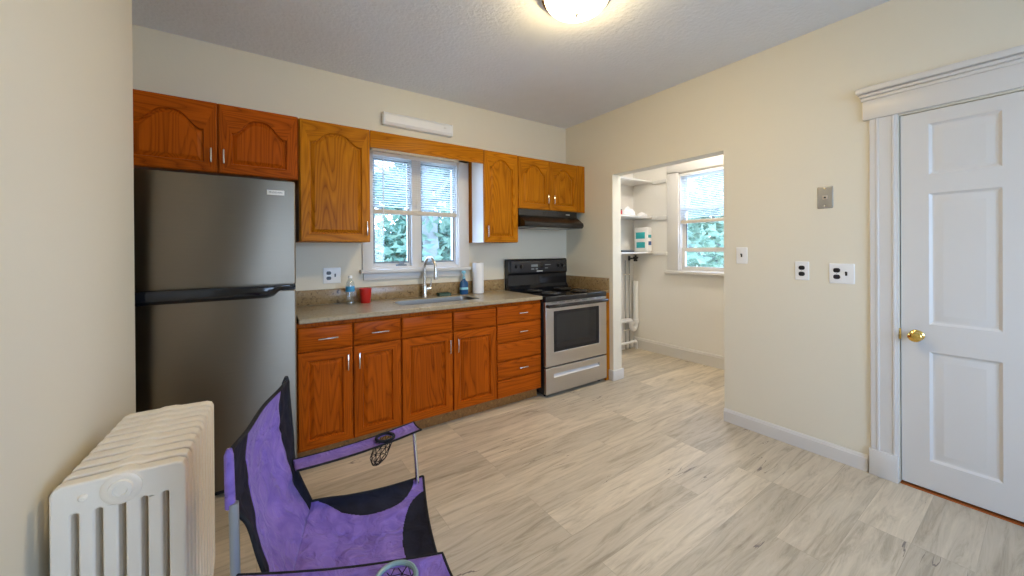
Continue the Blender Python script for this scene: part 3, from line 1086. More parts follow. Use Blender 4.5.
# ------------------------------------------------------------------ range hood
h = thing('range_hood', (2.52, 2.95, 1.56), 'black under cabinet range hood above the stove', 'range hood')
prof = [(YB, 1.752), (YU + 0.012, 1.752), (YU + 0.008, 1.690), (YU - 0.015, 1.675), (YU - 0.085, 1.625), (YU - 0.092, 1.612), (YU - 0.092, 1.590), (YU - 0.075, 1.572), (YB, 1.572)]
x0, x1 = 2.125, 2.908
mb = MB()
n = len(prof)
mb.rings([[(x0, y, z) for (y, z) in prof], [(x1, y, z) for (y, z) in prof]], cap0=True, cap1=True)
mb.build('hood_body', M['hood'], h, smooth=0)
mb = MB()
for i in range(5):
    xa = 2.44 + i * 0.062
    for k in range(4):
        mb.box(xa, xa + 0.050, YU + 0.006, YU + 0.014, 1.702 + k * 0.010, 1.707 + k * 0.010)
mb.build('vent_grille', M['blackgloss'], h, smooth=0)
MB().box(2.745, 2.80, YU + 0.004, YU + 0.012, 1.712, 1.724, 0.002).build('switch_plate', M['greyplate'], h)
MB().box(2.16, 2.87, YU - 0.096, YU - 0.090, 1.578, 1.588, 0.001).build('front_lip', M['blackgloss'], h)
mb = MB().box(2.30, 2.72, YU - 0.05, YB - 0.06, 1.566, 1.573)
mb.build('grease_filter', M['greyplate'], h, smooth=0)


# ------------------------------------------------------------------ base cabinets
def base_cabinet(label, x0, x1):
    r = thing('base_cabinet', ((x0 + x1) / 2, 2.95, 0), label, 'cabinet', 'oak kitchen cabinets')
    mb = MB().box(x0, x1, YD + 0.02, YD + 0.04, 0.098, 0.8965)
    mb.box(x0, x0 + 0.016, YD + 0.04, YB - 0.002, 0.098, 0.8965)
    mb.box(x1 - 0.016, x1, YD + 0.04, YB - 0.002, 0.098, 0.8965)
    mb.box(x0 + 0.016, x1 - 0.016, YD + 0.04, YB - 0.002, 0.098, 0.116)
    mb.box(x0 + 0.016, x1 - 0.016, YB - 0.010, YB - 0.002, 0.116, 0.70)
    mb.build('body', M['rz'], r, smooth=0)
    mb = MB().box(x0, x1, 2.705, 2.722, 0.0, 0.098)
    k = mb.build('toe_board', M['toe'], r, smooth=0)
    k['label'] = 'brown speckled toe board'
    return r


b = base_cabinet('russet oak base cabinet with two drawers and two doors nearest the refrigerator', 0.212, 0.856)
for (x0, x1, hx) in ((0.217, 0.530, 0.500), (0.540, 0.852, 0.570)):
    q = slab_front(b, 'drawer', x0, x1, 0.720, 0.870, YD, M['rx'])
    pull(q, (x0 + x1) / 2 + 0.01, 0.793, YD, False, 0.11)
    q = panel_door(b, x0, x1, 0.106, 0.712, YD, M['rz'], M['rx'], st=0.055)
    pull(q, hx, 0.620, YD, True, 0.10)
b = base_cabinet('russet oak sink base cabinet with blank top panels and two doors', 0.858, 1.657)
for (x0, x1, hx) in ((0.864, 1.254, 1.226), (1.265, 1.653, 1.293)):
    slab_front(b, 'false_front', x0, x1, 0.720, 0.868, YD, M['rx'])
    q = panel_door(b, x0, x1, 0.106, 0.712, YD, M['rz'], M['rx'], st=0.055)
    pull(q, hx, 0.610, YD, True, 0.10)
b = base_cabinet('russet oak base cabinet of five drawers beside the stove', 1.659, 2.134)
for i, (z0, z1) in enumerate(((0.724, 0.870), (0.564, 0.716), (0.407, 0.556), (0.253, 0.399), (0.100, 0.246))):
    q = slab_front(b, 'drawer', 1.665, 2.130, z0, z1, YD, M['rx'])
    if i in (0, 1, 3):
        pull(q, 1.918, z0 + 0.078, YD, False, 0.085)

# ------------------------------------------------------------------ worktop, splash, sink
ct = thing('countertop', (1.17, 2.93, 0.897), 'brown grey laminate worktop with a cut-out for the sink', 'countertop')
SX0, SX1, SY0, SY1 = 0.925, 1.615, 2.795, 3.105
Pt = lambda u, w_, d: (u, w_, ZT - d)
hole = rrect(SX0, SX1, SY0, SY1, 0.06, 7)
mb = MB().holed(rect(0.220, 2.134, 2.607, 3.235), [hole], Pt, 0, 0.033)
w1 = bevel(mb.build('worktop', M['top'], ct, smooth=30), 0.006, 2)
mb = MB().box(-0.02, 2.134, 3.2355, YB - 0.001, ZT + 0.0005, 1.046, 0.003)
tag(mb.build('backsplash', M['granite']), 'brown speckled backsplash strip along the wall behind the sink', 'backsplash')
fl = thing('stove_filler', (2.99, 2.8, 0), 'narrow oak filler with speckled splash between stove and right wall', 'filler')
MB().box(2.966, 3.026, 2.614, 2.634, 0.0, 0.897).build('filler_board', M['oz'], fl, smooth=0)
MB().box(2.966, 3.0265, 2.612, 3.254, 0.898, 0.925, 0.002).build('ledge', M['granite'], fl)
MB().box(3.006, 3.0265, 2.612, 3.254, 0.926, 1.048, 0.002).build('side_splash', M['granite'], fl)

sk = thing('kitchen_sink', (1.27, 2.95, 0.72), 'rectangular steel sink set under the worktop', 'sink')
mb = MB()
zr = 0.8955
R = lambda e, z: [(u, w_, z) for (u, w_) in rrect(SX0 + e, SX1 - e, SY0 + e, SY1 - e, 0.06 - min(e, 0.03), 7)]
mb.rings([R(0.0015, ZT - 0.007), R(0.003, ZT - 0.0065), R(0.005, 0.90), R(0.012, 0.745), R(0.030, 0.722), R(0.10, 0.716)], cap1=True)
sb = mb.build('basin', M['sinksteel'], sk, fix=False)
mb = MB().lathe([(0.0, 0), (0.045, 0), (0.045, 0.004), (0.034, 0.005), (0.030, 0.001), (0, 0.001)], (1.27, 2.96, 0.717))
mb.build('drain', M['chrome'], sk)

fa = thing('kitchen_faucet', (1.245, 3.168, ZT), 'chrome gooseneck faucet with side lever behind the sink', 'faucet')
fx, fy = 1.243, 3.168
mb = MB().lathe([(0.0, 0), (0.029, 0), (0.029, 0.006), (0.024, 0.012), (0.021, 0.03), (0.021, 0.10), (0.017, 0.115), (0.014, 0.12), (0, 0.12)], (fx, fy, ZT))
mb.build('base', M['nickel'], fa)
pts = [(fx, fy, ZT + 0.11), (fx, fy, ZT + 0.25)]
for k in range(1, 13):
    a = PI * k / 12
    pts.append((fx + 0.02 * (1 - math.cos(a)), fy - 0.075 * (1 - math.cos(a)), ZT + 0.25 + 0.105 * math.sin(a)))
pts.append((fx + 0.04, fy - 0.15, ZT + 0.235))
MB().tube(pts, 0.0125, 14).build('gooseneck', M['nickel'], fa)
MB().lathe([(0, 0), (0.016, 0), (0.018, 0.01), (0.015, 0.07), (0.013, 0.085), (0, 0.085)], (fx + 0.04, fy - 0.15, ZT + 0.165)).build('spray_head', M['nickel'], fa)
mb = MB().cyl((fx + 0.015, fy, ZT + 0.075), (fx + 0.055, fy - 0.005, ZT + 0.078), 0.017, 16)
mb.tube([(fx + 0.05, fy - 0.003, ZT + 0.08), (fx + 0.058, fy - 0.006, ZT + 0.11), (fx + 0.062, fy - 0.01, ZT + 0.165)], [0.008, 0.007, 0.006], 10)
mb.build('lever', M['nickel'], fa)

# ------------------------------------------------------------------ things on the worktop
wbt = thing('water_bottle', (0.612, 3.10, ZT), 'clear plastic water bottle with blue label on the worktop', 'bottle')
prof = [(0.0, 0.0), (0.028, 0.0), (0.033, 0.005), (0.033, 0.03), (0.031, 0.035), (0.033, 0.04), (0.033, 0.10), (0.033, 0.15), (0.028, 0.172), (0.016, 0.192), (0.0135, 0.196), (0.0135, 0.21), (0, 0.21)]
MB().lathe(prof, (0.612, 3.10, ZT)).build('bottle_body', M['bottle'], wbt)
MB().lathe([(0.0333, 0.102), (0.0338, 0.103), (0.0338, 0.141), (0.0333, 0.142)], (0.612, 3.10, ZT)).build('bottle_label', M['label'], wbt)
MB().lathe([(0, 0.205), (0.0155, 0.205), (0.0155, 0.222), (0.014, 0.224), (0, 0.224)], (0.612, 3.10, ZT)).build('bottle_cap', M['plastic'], wbt)
cup = thing('plastic_cup', (0.733, 3.13, ZT), 'red plastic tumbler beside the water bottle', 'cup')
MB().lathe([(0, 0), (0.034, 0), (0.037, 0.004), (0.046, 0.108), (0.049, 0.111), (0.049, 0.116), (0.045, 0.117), (0.043, 0.11), (0.034, 0.01), (0, 0.008)], (0.733, 3.13, ZT)).build('cup_body', M['red'], cup)
sb_ = thing('soap_bottle', (1.636, 3.175, ZT), 'blue pump soap bottle at the right end of the sink', 'bottle')
R = lambda hx, hy, z: [(1.636 + u, 3.175 + w_, z) for (u, w_) in rrect(-hx, hx, -hy, hy, min(hx, hy) * 0.8, 5)]
MB().rings([R(0.036, 0.024, ZT), R(0.040, 0.027, ZT + 0.005), R(0.040, 0.027, ZT + 0.10), R(0.034, 0.024, ZT + 0.118), R(0.016, 0.015, ZT + 0.135), R(0.013, 0.013, ZT + 0.150)], cap0=True, cap1=True).build('soap_body', M['blue'], sb_)
MB().rings([R(0.0402, 0.0272, ZT + 0.045), R(0.0406, 0.0276, ZT + 0.046), R(0.0406, 0.0276, ZT + 0.066), R(0.0402, 0.0272, ZT + 0.067)]).build('soap_label', M['sky'], sb_)
mb = MB().lathe([(0, 0.148), (0.015, 0.148), (0.015, 0.165), (0.006, 0.170), (0.006, 0.195), (0.018, 0.197), (0.022, 0.212), (0.016, 0.222), (0, 0.224)], (1.636, 3.175, ZT))
mb.tube([(1.636, 3.175, ZT + 0.208), (1.622, 3.13, ZT + 0.204)], 0.007, 8)
mb.build('pump', M['sky'], sb_)
pt = thing('paper_towel_roll', (1.785, 3.165, ZT), 'white paper towel roll standing upright between soap and stove', 'paper towel')
mb = MB()
G = []
for k in range(41):
    a = 2 * PI * k / 40
    G.append((1.785 + 0.054 * math.cos(a), 3.165 + 0.054 * math.sin(a)))
mb.holed([g for g in G[:-1]], [[(1.785 + 0.021 * math.cos(-2 * PI * k / 20), 3.165 + 0.021 * math.sin(-2 * PI * k / 20)) for k in range(20)]], lambda u, w_, d: (u, w_, ZT + 0.295 - d), 0, 0.294)
bevel(mb.build('paper_roll', M['paper'], pt), 0.004)
mb = MB().lathe([(0.0215, 0.0), (0.0205, 0.0), (0.0205, 0.296), (0.0195, 0.296), (0.0195, 0.0)], (1.785, 3.165, ZT + 0.001), n=20)
mb.build('core_tube', M['rail'], pt)
spg = thing('kitchen_sponge', (1.43, 3.175, ZT), 'dark green scouring sponge lying behind the sink', 'sponge')
MB().box(1.372, 1.488, 3.140, 3.212, ZT, ZT + 0.018, 0.005).build('foam', M['spongeyellow'], spg)
MB().box(1.371, 1.489, 3.139, 3.213, ZT + 0.0182, ZT + 0.028, 0.003).build('scourer', M['spongegreen'], spg)

# ------------------------------------------------------------------ refrigerator
fr = thing('refrigerator', (-0.18, 2.9, 0), 'stainless steel top freezer refrigerator with black handle band', 'refrigerator')
FX0, FX1, FY = -0.565, 0.206, 2.568
MB().box(FX0 + 0.004, FX1 - 0.004, FY + 0.072, 3.235, 0.035, 1.758, 0.006).build('cabinet_shell', M['black'], fr)
for nm, z0, z1 in (('freezer_door', 1.146, 1.760), ('fridge_door', 0.045, 1.118)):
    P = front(FX0, z0, FY)
    W, H = FX1 - FX0, z1 - z0
    mb = MB()
    R = lambda e, d: [P(u, w_, d) for (u, w_) in rrect(e, W - e, e, H - e, 0.012, 3)]
    mb.rings([R(0.008, 0.0), R(0.004, 0.0012), R(0.001, 0.004), R(0, 0.010), R(0, 0.068)], cap0=True, cap1=True)
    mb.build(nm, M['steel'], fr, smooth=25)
MB().box(FX0 + 0.002, FX1 - 0.002, FY + 0.012, FY + 0.07, 1.118, 1.147).build('door_gap', M['blackgloss'], fr, smooth=0)
zt, zb = 1.150, 1.078
sec = []
prof_x = [(-0.558, 1.0), (-0.30, 1.0), (0.0, 1.0), (0.06, 1.0), (0.095, 0.86), (0.125, 0.45), (0.145, 0.28), (0.201, 0.28)]
for x, k in prof_x:
    hh = (zt - zb) * k
    th = 0.030 * max(k, 0.35)
    sec.append([(x, FY + 0.006, zt), (x, FY - th * 0.8, zt - 0.002), (x, FY - th, zt - hh * 0.25), (x, FY - th * 0.8, zt - hh * 0.75), (x, FY - 0.002, zt - hh), (x, FY + 0.006, zt - hh)])
mb = MB().rings(sec, cap0=True, cap1=True)
hb = mb.build('handle_band', M['blackgloss'], fr, smooth=40)
bd = MB().box(0.064, 0.150, FY - 0.003, FY + 0.003, 1.672, 1.700, 0.0015).build('badge', M['badge'], fr)
lettering('badge_lettering', 'FRIGIDAIRE', 0.0134, lambda u, w_, d: (0.107 + u, FY - 0.0036 + d, 1.686 + w_), bd, M['print'])
MB().box(FX0 + 0.01, FX1 - 0.01, FY + 0.05, FY + 0.08, 0.004, 0.044).build('kick_plate', M['black'], fr)
for x in (FX0 + 0.05, FX1 - 0.05):
    MB().cyl((x, FY + 0.10, 0.0), (x, FY + 0.10, 0.036), 0.016, 12).build('foot', M['black'], fr)

# ------------------------------------------------------------------ stove
sv = thing('electric_stove', (2.55, 2.9, 0), 'stainless steel freestanding electric stove with black cooktop', 'stove')
X0, X1, YF = 2.150, 2.955, 2.590
MB().box(X0, X1, YF + 0.035, 3.19, 0.03, 0.885, 0.003).build('oven_body', M['black'], sv)
mb = MB()
Rr = lambda e, z: [(u, w_, z) for (u, w_) in rrect(X0 - 0.003 + e, X1 + 0.003 - e, YF - 0.005 + e, 3.19 - e, 0.012, 4)]
mb.rings([Rr(0.006, 0.872), Rr(0.0, 0.880), Rr(0.0, 0.913), Rr(0.005, 0.920), Rr(0.03, 0.920), Rr(0.034, 0.917)], cap0=True, cap1=True)
mb.build('cooktop', M['blackgloss'], sv, smooth=25)
for (bx_, by, br) in ((2.36, 2.76, 0.098), (2.74, 2.76, 0.080), (2.36, 3.02, 0.078), (2.74, 3.02, 0.098)):
    mb = MB().lathe([(br * 0.2, 0.0), (br, 0.0), (br + 0.012, 0.006), (br + 0.014, 0.009), (br + 0.006, 0.008), (br * 0.9, 0.003), (br * 0.2, 0.001)], (bx_, by, 0.917))
    bo = mb.build('drip_pan', M['chrome'], sv)
    mb = MB()
    pts = []
    for k in range(73):
        a = 2 * PI * k / 18
        r = 0.022 + (br - 0.024) * k / 72
        pts.append((bx_ + r * math.cos(a), by + r * math.sin(a), 0.931))
    mb.tube(pts, 0.0058, 6)
    mb.tube([pts[-1], (pts[-1][0] + 0.004, pts[-1][1] + 0.03, 0.925)], 0.005, 6)
    mb.build('burner_coil', M['black'], bo)
# door: steel frame with dark window
P = front(X0, 0, YF)
W = X1 - X0
mb = MB().holed(rect(0.002, W - 0.002, 0.283, 0.868), [rrect(0.098, W - 0.106, 0.408, 0.782, 0.006, 2)], P, 0, 0.03)
od = bevel(mb.build('oven_door', M['stovesteel'], sv, smooth=20), 0.003)
mb = MB().box(X0 + 0.096, X1 - 0.104, YF + 0.004, YF + 0.012, 0.406, 0.784)
mb.build('oven_window', M['darkglass'], od, smooth=0)
mb = MB().holed(rrect(0.100, W - 0.108, 0.410, 0.780, 0.006, 2), [rrect(0.135, W - 0.145, 0.440, 0.752, 0.02, 4)], P, 0.0025, 0.004)
mb.build('window_border', M['blackgloss'], od, smooth=0)
mb = MB()
for i in range(7):
    xa = X0 + 0.07 + i * 0.098
    mb.box(xa, xa + 0.066, YF - 0.001, YF + 0.004, 0.8605, 0.8645, 0.001)
mb.build('vent_slot', M['black'], od, smooth=0)
hz = 0.834
mb = MB()
hp = [(X0 + 0.018, YF, hz)]
for k in range(13):
    t = k / 12
    hp.append((X0 + 0.02 + (W - 0.04) * t, YF - 0.028 - 0.020 * math.sin(PI * t) ** 0.5, hz + 0.003 * math.sin(PI * t)))
hp.append((X1 - 0.018, YF, hz))
mb.tube(hp, 0.0155, 12)
mb.build('oven_handle', M['blackgloss'], od)
# drawer
mb = MB().holed(rect(0.002, W - 0.002, 0.036, 0.270), [rect(0.098, W - 0.106, 0.178, 0.212)], P, 0, 0.03)
dw = bevel(mb.build('storage_drawer', M['stovesteel'], sv, smooth=20), 0.003)
mb = MB()
mb.add([P(u, w_, d) for (u, w_, d) in ((0.098, 0.212, 0.024), (W - 0.106, 0.212, 0.024), (W - 0.106, 0.178, 0.002), (0.098, 0.178, 0.002), (0.098, 0.198, 0.0245), (W - 0.106, 0.198, 0.0245))], [(0, 1, 5, 4), (4, 5, 2, 3)])
mb.build('finger_pull', M['badge'], dw, smooth=0, fix=False)
# back guard
mb = MB()
pr = [(3.19, 0.905), (3.150, 0.905), (3.150, 0.945), (3.175, 0.975), (3.180, 1.085), (3.165, 1.100), (3.170, 1.235), (3.185, 1.250), (3.240, 1.250), (3.240, 0.905)]
mb.rings([[(2.142, y, z) for (y, z) in pr], [(2.952, y, z) for (y, z) in pr]], cap0=True, cap1=True)
bg = bevel(mb.build('back_guard', M['blackgloss'], sv, smooth=20), 0.004)
mb = MB().box(2.170, 2.928, 3.160, 3.168, 1.108, 1.228, 0.002)
cp = mb.build('control_panel', M['panelgrey'], bg)
for kx in (2.235, 2.300, 2.815, 2.880):
    MB().lathe([(0, 0), (0.022, 0), (0.021, 0.006), (0.017, 0.012), (0.015, 0.022), (0, 0.023)], (kx, 3.160, 1.172), (0, -1, 0), 18).build('control_knob', M['black'], bg)
for i, (xa, xb, za, zb_) in enumerate(((2.43, 2.52, 1.165, 1.19), (2.43, 2.47, 1.135, 1.15), (2.49, 2.52, 1.135, 1.15), (2.62, 2.70, 1.18, 1.188), (2.62, 2.66, 1.145, 1.152))):
    MB().box(xa, xb, 3.1585, 3.161, za, zb_).build('key_legend', M['sashgrey'], cp, smooth=0)
MB().box(2.505, 2.585, 3.1585, 3.161, 1.113, 1.123, 0.0006).build('badge', M['badge'], cp)
MB().box(2.52, 2.60, 3.1585, 3.161, 1.155, 1.20, 0.001).build('clock_window', M['darkglass'], cp)
for x in (X0 + 0.05, X1 - 0.05):
    for y in (YF + 0.07, 3.12):
        MB().cyl((x, y, 0), (x, y, 0.032), 0.017, 12).build('foot', M['black'], sv)

# ------------------------------------------------------------------ wall light over the window, ceiling lamp
wl = thing('wall_light', (1.22, YB - 0.03, 2.41), 'long white box light fitting on the wall above the valance', 'light')
mb = MB()
pr = [(YB, 2.522), (YB - 0.040, 2.526), (YB - 0.062, 2.505), (YB - 0.062, 2.440), (YB - 0.045, 2.418), (YB, 2.416)]
mb.rings([[(0.915, y, z) for (y, z) in pr], [(1.535, y, z) for (y, z) in pr]], cap0=True, cap1=True)
bevel(mb.build('light_cover', M['plastic'], wl, smooth=25), 0.003)
for (xa, xb) in ((0.905, 0.918), (1.532, 1.545)):
    MB().box(xa, xb, YB - 0.060, YB, 2.417, 2.523, 0.004).build('end_cap', M['plastic'], wl)
MB().box(1.45, 1.475, YB - 0.066, YB - 0.058, 2.470, 2.484, 0.002).build('rocker_switch', M['badge'], wl)

LX, LY = 1.475, 1.49
cl = thing('ceiling_light', (LX, LY, 2.64), 'round frosted dome lamp glowing on the ceiling', 'ceiling light')
MB().lathe([(0, 0.0), (0.195, 0.0), (0.200, 0.006), (0.196, 0.026), (0.186, 0.030), (0, 0.030)], (LX, LY, 2.735), n=48).build('metal_pan', M['nickel'], cl)
prof = [(0.0, 0.0), (0.03, 0.001), (0.07, 0.007), (0.11, 0.020), (0.145, 0.042), (0.168, 0.068), (0.178, 0.095)]
MB().lathe(prof, (LX, LY, 2.641), n=48).build('glass_dome', M['dome'], cl)
MB().lathe([(0, 0), (0.006, 0.002), (0.009, 0.008), (0.005, 0.014), (0.012, 0.018), (0.012, 0.022), (0, 0.022)], (LX, LY, 2.622), n=16).build('finial', M['nickel'], cl)


# unseen lamp added to brighten the pantry, beyond the head of the opening
px_, py_ = 3.72, 1.95
pl_ = thing('ceiling_light', (px_, py_, 2.66), 'unseen small dome lamp added on the pantry ceiling as fill light', 'ceiling light')
MB().lathe([(0, 0.0), (0.130, 0.0), (0.134, 0.006), (0.130, 0.020), (0, 0.020)], (px_, py_, 2.745), n=36).build('metal_pan', M['nickel'], pl_)
MB().lathe([(0.0, 0.0), (0.04, 0.003), (0.08, 0.016), (0.108, 0.040), (0.118, 0.075)], (px_, py_, 2.671), n=36).build('glass_dome', M['pantryfill'], pl_)

# ------------------------------------------------------------------ plates on the walls
def outlet_pair(mb, P, u, w_):
    for dz in (-0.0205, 0.0205):
        pts = [(u + a, w_ + dz + b) for (a, b) in rrect(-0.0165, 0.0165, -0.0135, 0.0135, 0.011, 5)]
        mb.rings([[P(a, b, -0.0048) for (a, b) in pts], [P(a, b, -0.0075) for (a, b) in pts]], cap0=True, cap1=True)


def plate(name, label, cat, P, W, H, kind, mat=None):
    """P is centred on the plate: u right, w up, d into the wall."""
    c0 = P(0, -H / 2, 0)
    t = thing(name, c0, label, cat)
    mb = MB()
    R = lambda e, d: [P(u, w_, d) for (u, w_) in rrect(-W / 2 + e, W / 2 - e, -H / 2 + e, H / 2 - e, 0.004, 2)]
    mb.rings([R(0, 0.0005), R(0, -0.003), R(0.003, -0.0055), R(0.005, -0.0058)], cap0=True, cap1=True)
    mb.build('cover_plate', mat or M['plastic'], t)
    uo, ut = {'switch': (None, 0.0), 'outlet': (0.0, None), 'combo': (-0.023, 0.023), 'phone': (None, None)}[kind]
    if uo is not None:
        for dz in (-0.0205, 0.0205):
            mb = MB()
            pts = [(uo + a, dz + b) for (a, b) in rrect(-0.0170, 0.0170, -0.0140, 0.0140, 0.0115, 5)]
            mb.rings([[P(a, b, -0.0052) for (a, b) in pts], [P(a, b, -0.0082) for (a, b) in pts]], cap0=True, cap1=True)
            r = mb.build('receptacle', M['black'], t)
            r['label'] = 'black receptacle'
        mb = MB()
        mb.lathe([(0, 0), (0.003, 0), (0.002, 0.0015), (0, 0.0016)], P(uo, 0, -0.0057), tuple(Vector(P(0, 0, -1)) - Vector(P(0, 0, 0))), 10)
        mb.build('screw', M['nickel'], t)
    if ut is not None:
        mb = MB()
        q = [(ut - 0.005, -0.012), (ut + 0.005, -0.012), (ut + 0.005, 0.012), (ut - 0.005, 0.012)]
        mb.rings([[P(a, b, -0.005) for (a, b) in q], [P(a, b, -0.0075) for (a, b) in q]], cap0=True, cap1=True)
        q2 = [(ut - 0.004, 0.0), (ut + 0.004, 0.0), (ut + 0.004, 0.008), (ut - 0.004, 0.008)]
        mb.rings([[P(a, b, -0.006) for (a, b) in q2], [P(a * 1.0, b + 0.006, -0.016) for (a, b) in q2]], cap0=True, cap1=True)
        r = mb.build('toggle', M['black'], t)
        r['label'] = 'black toggle'
        for dz in (-0.030, 0.030):
            mb = MB()
            mb.lathe([(0, 0), (0.003, 0), (0.002, 0.0015), (0, 0.0016)], P(ut, dz, -0.0057), tuple(Vector(P(0, 0, -1)) - Vector(P(0, 0, 0))), 10)
            mb.build('screw', M['plastic'], t)
    if kind == 'phone':
        mb = MB()
        q = [(-0.013, -0.012), (0.013, -0.012), (0.013, 0.012), (-0.013, 0.012)]
        mb.rings([[P(a, b, -0.005) for (a, b) in q], [P(a * 0.9, b * 0.9, -0.010) for (a, b) in q]], cap0=True, cap1=True)
        mb.build('jack_housing', M['rail'], t)
        q = [(-0.006, -0.006), (0.006, -0.006), (0.006, 0.005), (-0.006, 0.005)]
        mb = MB().rings([[P(a, b, -0.009) for (a, b) in q], [P(a, b, -0.0106) for (a, b) in q]], cap0=True, cap1=True)
        mb.build('jack_socket', M['black'], t)
        for dz in (-0.055, 0.055):
            mb = MB().lathe([(0, 0), (0.006, 0), (0.006, 0.004), (0, 0.005)], P(0, dz, -0.0055), tuple(Vector(P(0, 0, -1)) - Vector(P(0, 0, 0))), 12)
            mb.build('mounting_stud', M['nickel'], t)
    return t


plate('wall_outlet', 'white plate with outlet and switch on the wall under the tall oak cabinet', 'outlet', front(0.508, 1.152, YB), 0.128, 0.124, 'combo')
plate('light_switch', 'single white switch plate nearest the pantry opening', 'switch', side(1.333, 1.292, XR), 0.078, 0.124, 'switch')
plate('wall_outlet', 'white two socket outlet plate right of the single switch plate', 'outlet', side(0.958, 1.192, XR), 0.078, 0.124, 'outlet')
plate('wall_outlet', 'wide white outlet and switch plate nearest the door casing', 'outlet', side(0.752, 1.182, XR), 0.124, 0.126, 'combo')
plate('phone_plate', 'grey metal telephone jack plate high on the right wall', 'phone plate', side(0.832, 1.668, XR), 0.080, 0.140, 'phone', M['greyplate'])

# ------------------------------------------------------------------ pantry shelves and stores
for i, (z, lb) in enumerate(((2.235, 'white pantry shelf, topmost of the three'), (1.772, 'white pantry shelf in the middle, holding loose white wrappings'), (1.312, 'lowest white pantry shelf, under the teal and white package'))):
    t = thing('pantry_shelf', (3.73, 3.13, z - 0.024), lb, 'shelf', 'pantry shelves')
    MB().box(3.157, XP - 0.001, 2.975, YPB - 0.001, z - 0.022, z, 0.003).build('shelf_board', M['trim'], t)
    MB().box(XP - 0.022, XP - 0.001, 2.768, 2.974, z - 0.046, z - 0.002, 0.003).build('wall_cleat', M['trim'], t)
pk = thing('paper_goods_package', (4.24, 3.08, 1.312), 'white and teal paper goods package on the lowest pantry shelf', 'package')
KX0, KX1, KY0, KY1, KZ0, KZ1 = 4.19, 4.295, 2.985, 3.185, 1.3125, 1.635
MB().box(KX0, KX1, KY0, KY1, KZ0, KZ1, 0.018, seg=3).build('wrapper', M['plastic'], pk)
for (y0, y1, z0, z1, m_) in ((3.02, 3.16, 1.485, 1.570, 'teal'), (3.02, 3.15, 1.365, 1.440, 'teal')):
    MB().box(KX0 - 0.0015, KX0 + 0.002, y0, y1, z0, z1, 0.0005).build('printed_patch', M[m_], pk)
for (x0, x1, z0, z1, m_) in ((4.21, 4.275, 1.495, 1.535, 'teal'), (4.215, 4.275, 1.40, 1.45, 'navy')):
    MB().box(x0, x1, KY0 - 0.0015, KY0 + 0.002, z0, z1, 0.0005).build('printed_patch', M[m_], pk)
rm = thing('dark_case', (3.84, 3.05, 1.312), 'flat dark plastic case on the lowest pantry shelf', 'case')
MB().box(3.71, 3.95, 3.00, 3.09, 1.3125, 1.330, 0.006).build('case_body', M['black'], rm)
MB().box(3.73, 3.93, 3.012, 3.078, 1.3305, 1.338, 0.003).build('case_lid', M['sashgrey'], rm)
# wrappings
def crumple(name, label, cx, cy, z, a, b, hgt, mat, seed):
    mb = MB()
    R_, K = 12, 28
    rings = []
    for i in range(R_ + 1):
        ph = PI / 2 * i / R_
        ring = []
        for k in range(K):
            t = 2 * PI * k / K
            q = 1 + 0.35 * mnoise.noise(Vector((math.cos(t) * 1.6 + seed, math.sin(t) * 1.6, ph * 2)))
            ring.append((cx + a * math.cos(t) * math.cos(ph) * q, cy + b * math.sin(t) * math.cos(ph) * q, z + hgt * math.sin(ph) * (1 + 0.4 * mnoise.noise(Vector((t * 2, ph * 3, seed))))))
        rings.append(ring)
    mb.rings(rings, cap0=True, cap1=True)
    return tag(mb.build(name, mat, smooth=25), label, 'wrapping')


crumple('paper_wrapping', 'crumpled white paper on the middle pantry shelf, left heap', 3.92, 3.08, 1.7725, 0.11, 0.07, 0.10, M['paper'], 1.3)
crumple('paper_wrapping', 'low crumpled pale paper on the middle pantry shelf, right heap', 4.18, 3.06, 1.7725, 0.07, 0.06, 0.05, M['paper'], 5.1)
jr = thing('small_jar', (3.715, 3.03, 1.7725), 'small dark red jar at the left of the middle pantry shelf', 'jar')
MB().lathe([(0, 0), (0.024, 0), (0.026, 0.004), (0.026, 0.045), (0.02, 0.052), (0, 0.052)], (3.715, 3.03, 1.7725)).build('jar_body', M['red'], jr)
MB().lathe([(0, 0.0525), (0.023, 0.0525), (0.023, 0.066), (0, 0.067)], (3.715, 3.03, 1.7725)).build('jar_lid', M['black'], jr)
tag(MB().lathe([(0, 0), (0.02, 0), (0.022, 0.004), (0.022, 0.09), (0.012, 0.105), (0.012, 0.125), (0, 0.126)], (3.70, 3.06, 1.3125)).build('spray_bottle', M['sky']), 'small pale blue bottle at the left end of the lowest pantry shelf', 'bottle')

# plumbing in the pantry corner
pp = thing('drain_pipe', (4.25, 3.2, 0.3), 'thick white plastic drain pipe with trap in the pantry corner', 'pipe')
MB().cyl((4.262, 3.222, 0.34), (4.262, 3.222, 0.915), 0.034, 18).build('standpipe', M['plastic'], pp)
pts = [(4.262, 3.222, 0.36)]
for k in range(0, 13):
    a = PI * k / 12
    pts.append((4.212 + 0.05 * math.cos(a), 3.222, 0.335 - 0.065 * math.sin(a)))
pts += [(4.162, 3.222, 0.37), (4.14, 3.222, 0.395), (4.05, 3.222, 0.40), (3.80, 3.222, 0.40)]
MB().tube(pts, 0.031, 14).build('trap', M['plastic'], pp)
mb = MB()
for (p0, p1) in (((4.262, 3.222, 0.355), (4.262, 3.222, 0.40)), ((4.162, 3.222, 0.345), (4.158, 3.222, 0.372))):
    mb.cyl(p0, p1, 0.042, 18)
mb.build('slip_nut', M['plastic'], pp)
